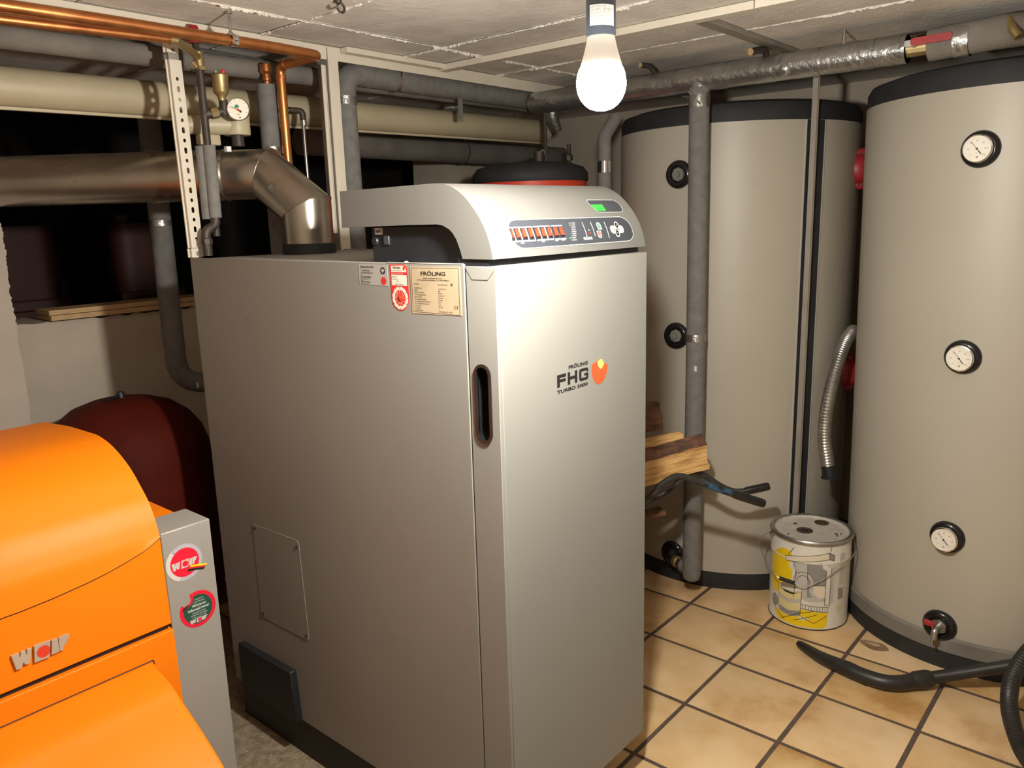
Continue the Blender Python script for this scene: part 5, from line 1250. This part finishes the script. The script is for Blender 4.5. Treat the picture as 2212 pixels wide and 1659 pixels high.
# handle
eL, eR = V((1.664, .035, .318)), V((1.828, -.222, .318))
for e_ in (eL, eR):
    nrm_ = V((e_.x - bc[0], e_.y - bc[1], 0)).normalized()
    build('handle_ear', G().lathe([(.012, -.012), (.012, .004), (.006, .006), (.006, .010), (0, .010)], V((bc[0], bc[1], .318)) + nrm_ * BR, nrm_, 14), 'zinc', bk)
wire = catmull([V((1.667, .030, .318)), V((1.650, .052, .306)), V((1.612, .045, .276)), (1.556, -.030, .222), (1.545, -.062, .205), (1.562, -.115, .192), (1.577, -.150, .187), (1.640, -.215, .225), (1.735, -.262, .285), (1.831, -.226, .318)], 6)
build('handle_wire', G().tube(wire, .0018, 8), 'zinc', bk)
build('handle_grip', G().tube([(1.546, -.060, .2045), (1.562, -.112, .193)], .0075, 12), 'blackgloss', bk)

# ================================================================== VACUUM TUBE AND HOSE
vt = thing('vacuum_tube', 'black vacuum cleaner tube with crevice nozzle lying on the tiles', 'vacuum tube', (1.45, -.5, 0))
nz_ = catmull([(1.472, -.170, .012), (1.445, -.215, .016), (1.416, -.269, .020), (1.398, -.325, .024), (1.388, -.372, .026)], 5)
g = G(); g.tube(nz_, [.011 + .0145 * (i / (len(nz_) - 1)) ** .6 for i in range(len(nz_))], 16)
build('crevice_nozzle', g, 'vac', vt, smooth=60)
bend = catmull([(1.390, -.360, .026), (1.378, -.417, .027), (1.380, -.482, .028), (1.408, -.530, .029), (1.468, -.580, .034)], 6)
build('bent_grip', G().tube(bend, [.0255] * 4 + [.0245] * (len(bend) - 4), 18), 'vac', vt, smooth=60)
build('collar', G().tube([(1.432, -.552, .031), (1.445, -.562, .032), (1.470, -.588, .035), (1.480, -.598, .037)], [.024, .0285, .0285, .0245], 20), 'vac', vt, smooth=40)
build('slide_cover', G().tube([(1.379, -.400, .020), (1.374, -.43, .018), (1.380, -.475, .020)], [.016, .0185, .015], 14), 'vac', vt, smooth=50)
build('straight_tube', G().tube([(1.466, -.580, .035), (1.502, -.641, .052), (1.54, -.722, .082), (1.575, -.80, .112), (1.62, -.90, .15)], .0195, 18), 'vac', vt, smooth=50)
vh = thing('vacuum_hose', 'ribbed black vacuum hose looping at the right edge', 'hose', (1.35, -.85, 0))
hs = catmull([(1.66, -.89, .200), (1.593, -.862, .205), (1.524, -.837, .182), (1.441, -.822, .148), (1.368, -.826, .123), (1.32, -.838, .098), (1.279, -.859, .068), (1.245, -.885, .040), (1.203, -.924, .026), (1.10, -1.02, .024)], 16)
build('hose', G().tube(hs, [.0215 + (.0022 if i % 2 else 0) for i in range(len(hs))], 18), 'vac', vh, smooth=25)

# ================================================================== CART WITH SPLIT LOGS
ct = thing('log_cart', 'small hand cart with worn blue and black tube handles', 'hand cart', (1.1, .3, 0))
near = catmull([(.74, .78, .30), (.90, .42, .46), (1.031, .201, .606), (1.085, .180, .643), (1.138, .158, .664), (1.175, .131, .659), (1.244, .066, .618), (1.300, .004, .585)], 6)
build('handle_tube', G().tube(near, .0112, 14), 'blacktube', ct, smooth=50)
build('painted_section', G().tube(near[-9:-1], .0116, 14, False), 'bluepaint', ct, smooth=50, label='worn blue paint')
far = catmull([(.95, .92, .30), (1.10, .56, .44), (1.200, .330, .52), (1.257, .251, .557), (1.321, .221, .598), (1.358, .200, .616), (1.389, .174, .600), (1.434, .122, .553), (1.462, .084, .535), (1.490, .050, .537)], 6)
build('handle_tube', G().tube(far, .0112, 14), 'blacktube', ct, smooth=50)
build('grip', G().tube([(1.288, .016, .592), (1.298, .006, .587), (1.360, -.060, .5535), (1.366, -.066, .5505)], [.012, .0152, .0155, .0128], 16), 'blackgloss', ct, smooth=40)
build('grip', G().tube([(1.482, .058, .536), (1.490, .050, .537), (1.531, -.006, .553), (1.536, -.012, .555)], [.012, .0150, .0152, .0126], 16), 'blackgloss', ct, smooth=40)
build('cross_tube', G().tube([(1.06, .19, .625), (1.29, .236, .58)], .008, 12), 'blacktube', ct)
build('cross_tube', G().tube([(.80, .64, .36), (1.02, .76, .36)], .009, 12), 'blacktube', ct)
build('bed', G().add([(1.02, .24, .555), (1.24, .30, .525), (1.03, .80, .33), (.78, .70, .33), (1.02, .24, .545), (1.24, .30, .515), (1.03, .80, .32), (.78, .70, .32)], [(0, 1, 2, 3), (7, 6, 5, 4), (0, 4, 5, 1), (1, 5, 6, 2), (2, 6, 7, 3), (3, 7, 4, 0)]), 'blacktube', ct)
build('leg', G().tube([(.93, .375, .487), (.94, .385, 0.008)], .0095, 12), 'blacktube', ct)
build('leg', G().tube([(1.12, .52, .45), (1.13, .53, 0.008)], .0095, 12), 'blacktube', ct)
build('wheel', G().lathe([(.06, -.025), (.13, -.03), (.155, -.02), (.16, 0), (.155, .02), (.13, .03), (.06, .025)], (.84, .85, .16), (.9, .44, 0), 32), 'tankblack', ct, smooth=50)
build('axle', G().tube([(.74, .78, .30), (.76, .81, .16), (.92, .89, .16), (.95, .92, .30)], .009, 10), 'blacktube', ct)
build('plank', G().bar((1.214, .240, .503), (1.02, .40, .475), .06, .012), 'bark', ct)
def log(label, pos, ax, up, L, sect, nbark, seed):
    rr = random.Random(seed)
    ax = V(ax).normalized(); up = V(up); up = (up - ax * up.dot(ax)).normalized(); bk_ = ax.cross(up)
    t = thing('split_log', label, 'firewood log', pos, 'split logs on the hand cart')
    t.matrix_world = Matrix(((ax.x, bk_.x, up.x, pos[0]), (ax.y, bk_.y, up.y, pos[1]), (ax.z, bk_.z, up.z, pos[2]), (0, 0, 0, 1)))
    ORG[t] = V((0, 0, 0))
    # refine section edges
    S = []; own = []
    for i, p in enumerate(sect):
        q = sect[(i + 1) % len(sect)]; m = max(1, int(math.hypot(q[0] - p[0], q[1] - p[1]) / .012))
        for k in range(m): S.append((p[0] + (q[0] - p[0]) * k / m, p[1] + (q[1] - p[1]) * k / m)); own.append(i)
    n = len(S); m = 12; rows_ = []
    offs = [[rr.uniform(-.0014, .0014) for _ in range(2)] for _ in range(n)]
    e0 = [rr.uniform(-.006, .004) for _ in range(n)]; e1 = [rr.uniform(-.006, .004) for _ in range(n)]
    for j in range(m + 1):
        u = j / m; row = []
        for i, (a, b) in enumerate(S):
            x = u * L + (e0[i] * (1 - u) + e1[i] * u if 0 < u < 1 else (e0[i] if u == 0 else e1[i]))
            k = .0025 if own[i] in nbark else .0012
            row.append((x, a + offs[i][0] + rr.uniform(-k, k), b + offs[i][1] + rr.uniform(-k, k)))
        rows_.append(row)
    fw, fb = G(), G()
    flat_ = [p for r in rows_ for p in r]
    qa, qb = [], []
    for j in range(m):
        for i in range(n):
            q = (j * n + i, j * n + (i + 1) % n, (j + 1) * n + (i + 1) % n, (j + 1) * n + i)
            (qb if own[i] in nbark else qa).append(q)
    fw.add(flat_, qa); fb.add(flat_, qb)
    for g_, nm, mt in ((fw, 'split_face', 'wood'), (fb, 'bark', 'bark')):
        o = build(nm, g_, mt, t, smooth=28)
        bm = bmesh.new(); bm.from_mesh(o.data); bmesh.ops.delete(bm, geom=[v for v in bm.verts if not v.link_faces], context='VERTS'); bm.to_mesh(o.data); bm.free()
    eg = G(); tr = tessellate_polygon([[V((a, b, 0)) for a, b in S]])
    eg.add(rows_[0], [tuple(q) for q in tr]); eg.add(rows_[-1], [tuple(q) for q in tr])
    build('cut_end', eg, 'endgrain', t, smooth=0)
# section points are (back, up); index list = edges covered with bark
log('large pale split log with bark along its top edge', (1.364, .140, .638), (-.79, .585, -.17), (0, 0, 1), .33, [(0, 0), (-.004, .092), (-.001, .114), (.035, .122), (.075, .105), (.07, .02)], (1, 2, 3), 3)
log('small pale split log lying behind the large one', (1.402, .262, .690), (-.79, .60, -.10), (0, 0, 1), .33, [(0, 0), (-.012, .026), (.02, .052), (.06, .044), (.07, .0)], (0,), 5)
log('brown weathered split log on top of the pile', (1.362, .325, .752), (-.79, .60, -.04), (0, 0, 1), .33, [(0, 0), (0, .028), (.045, .10), (.085, .085), (.09, .01)], (0, 1, 2), 8)
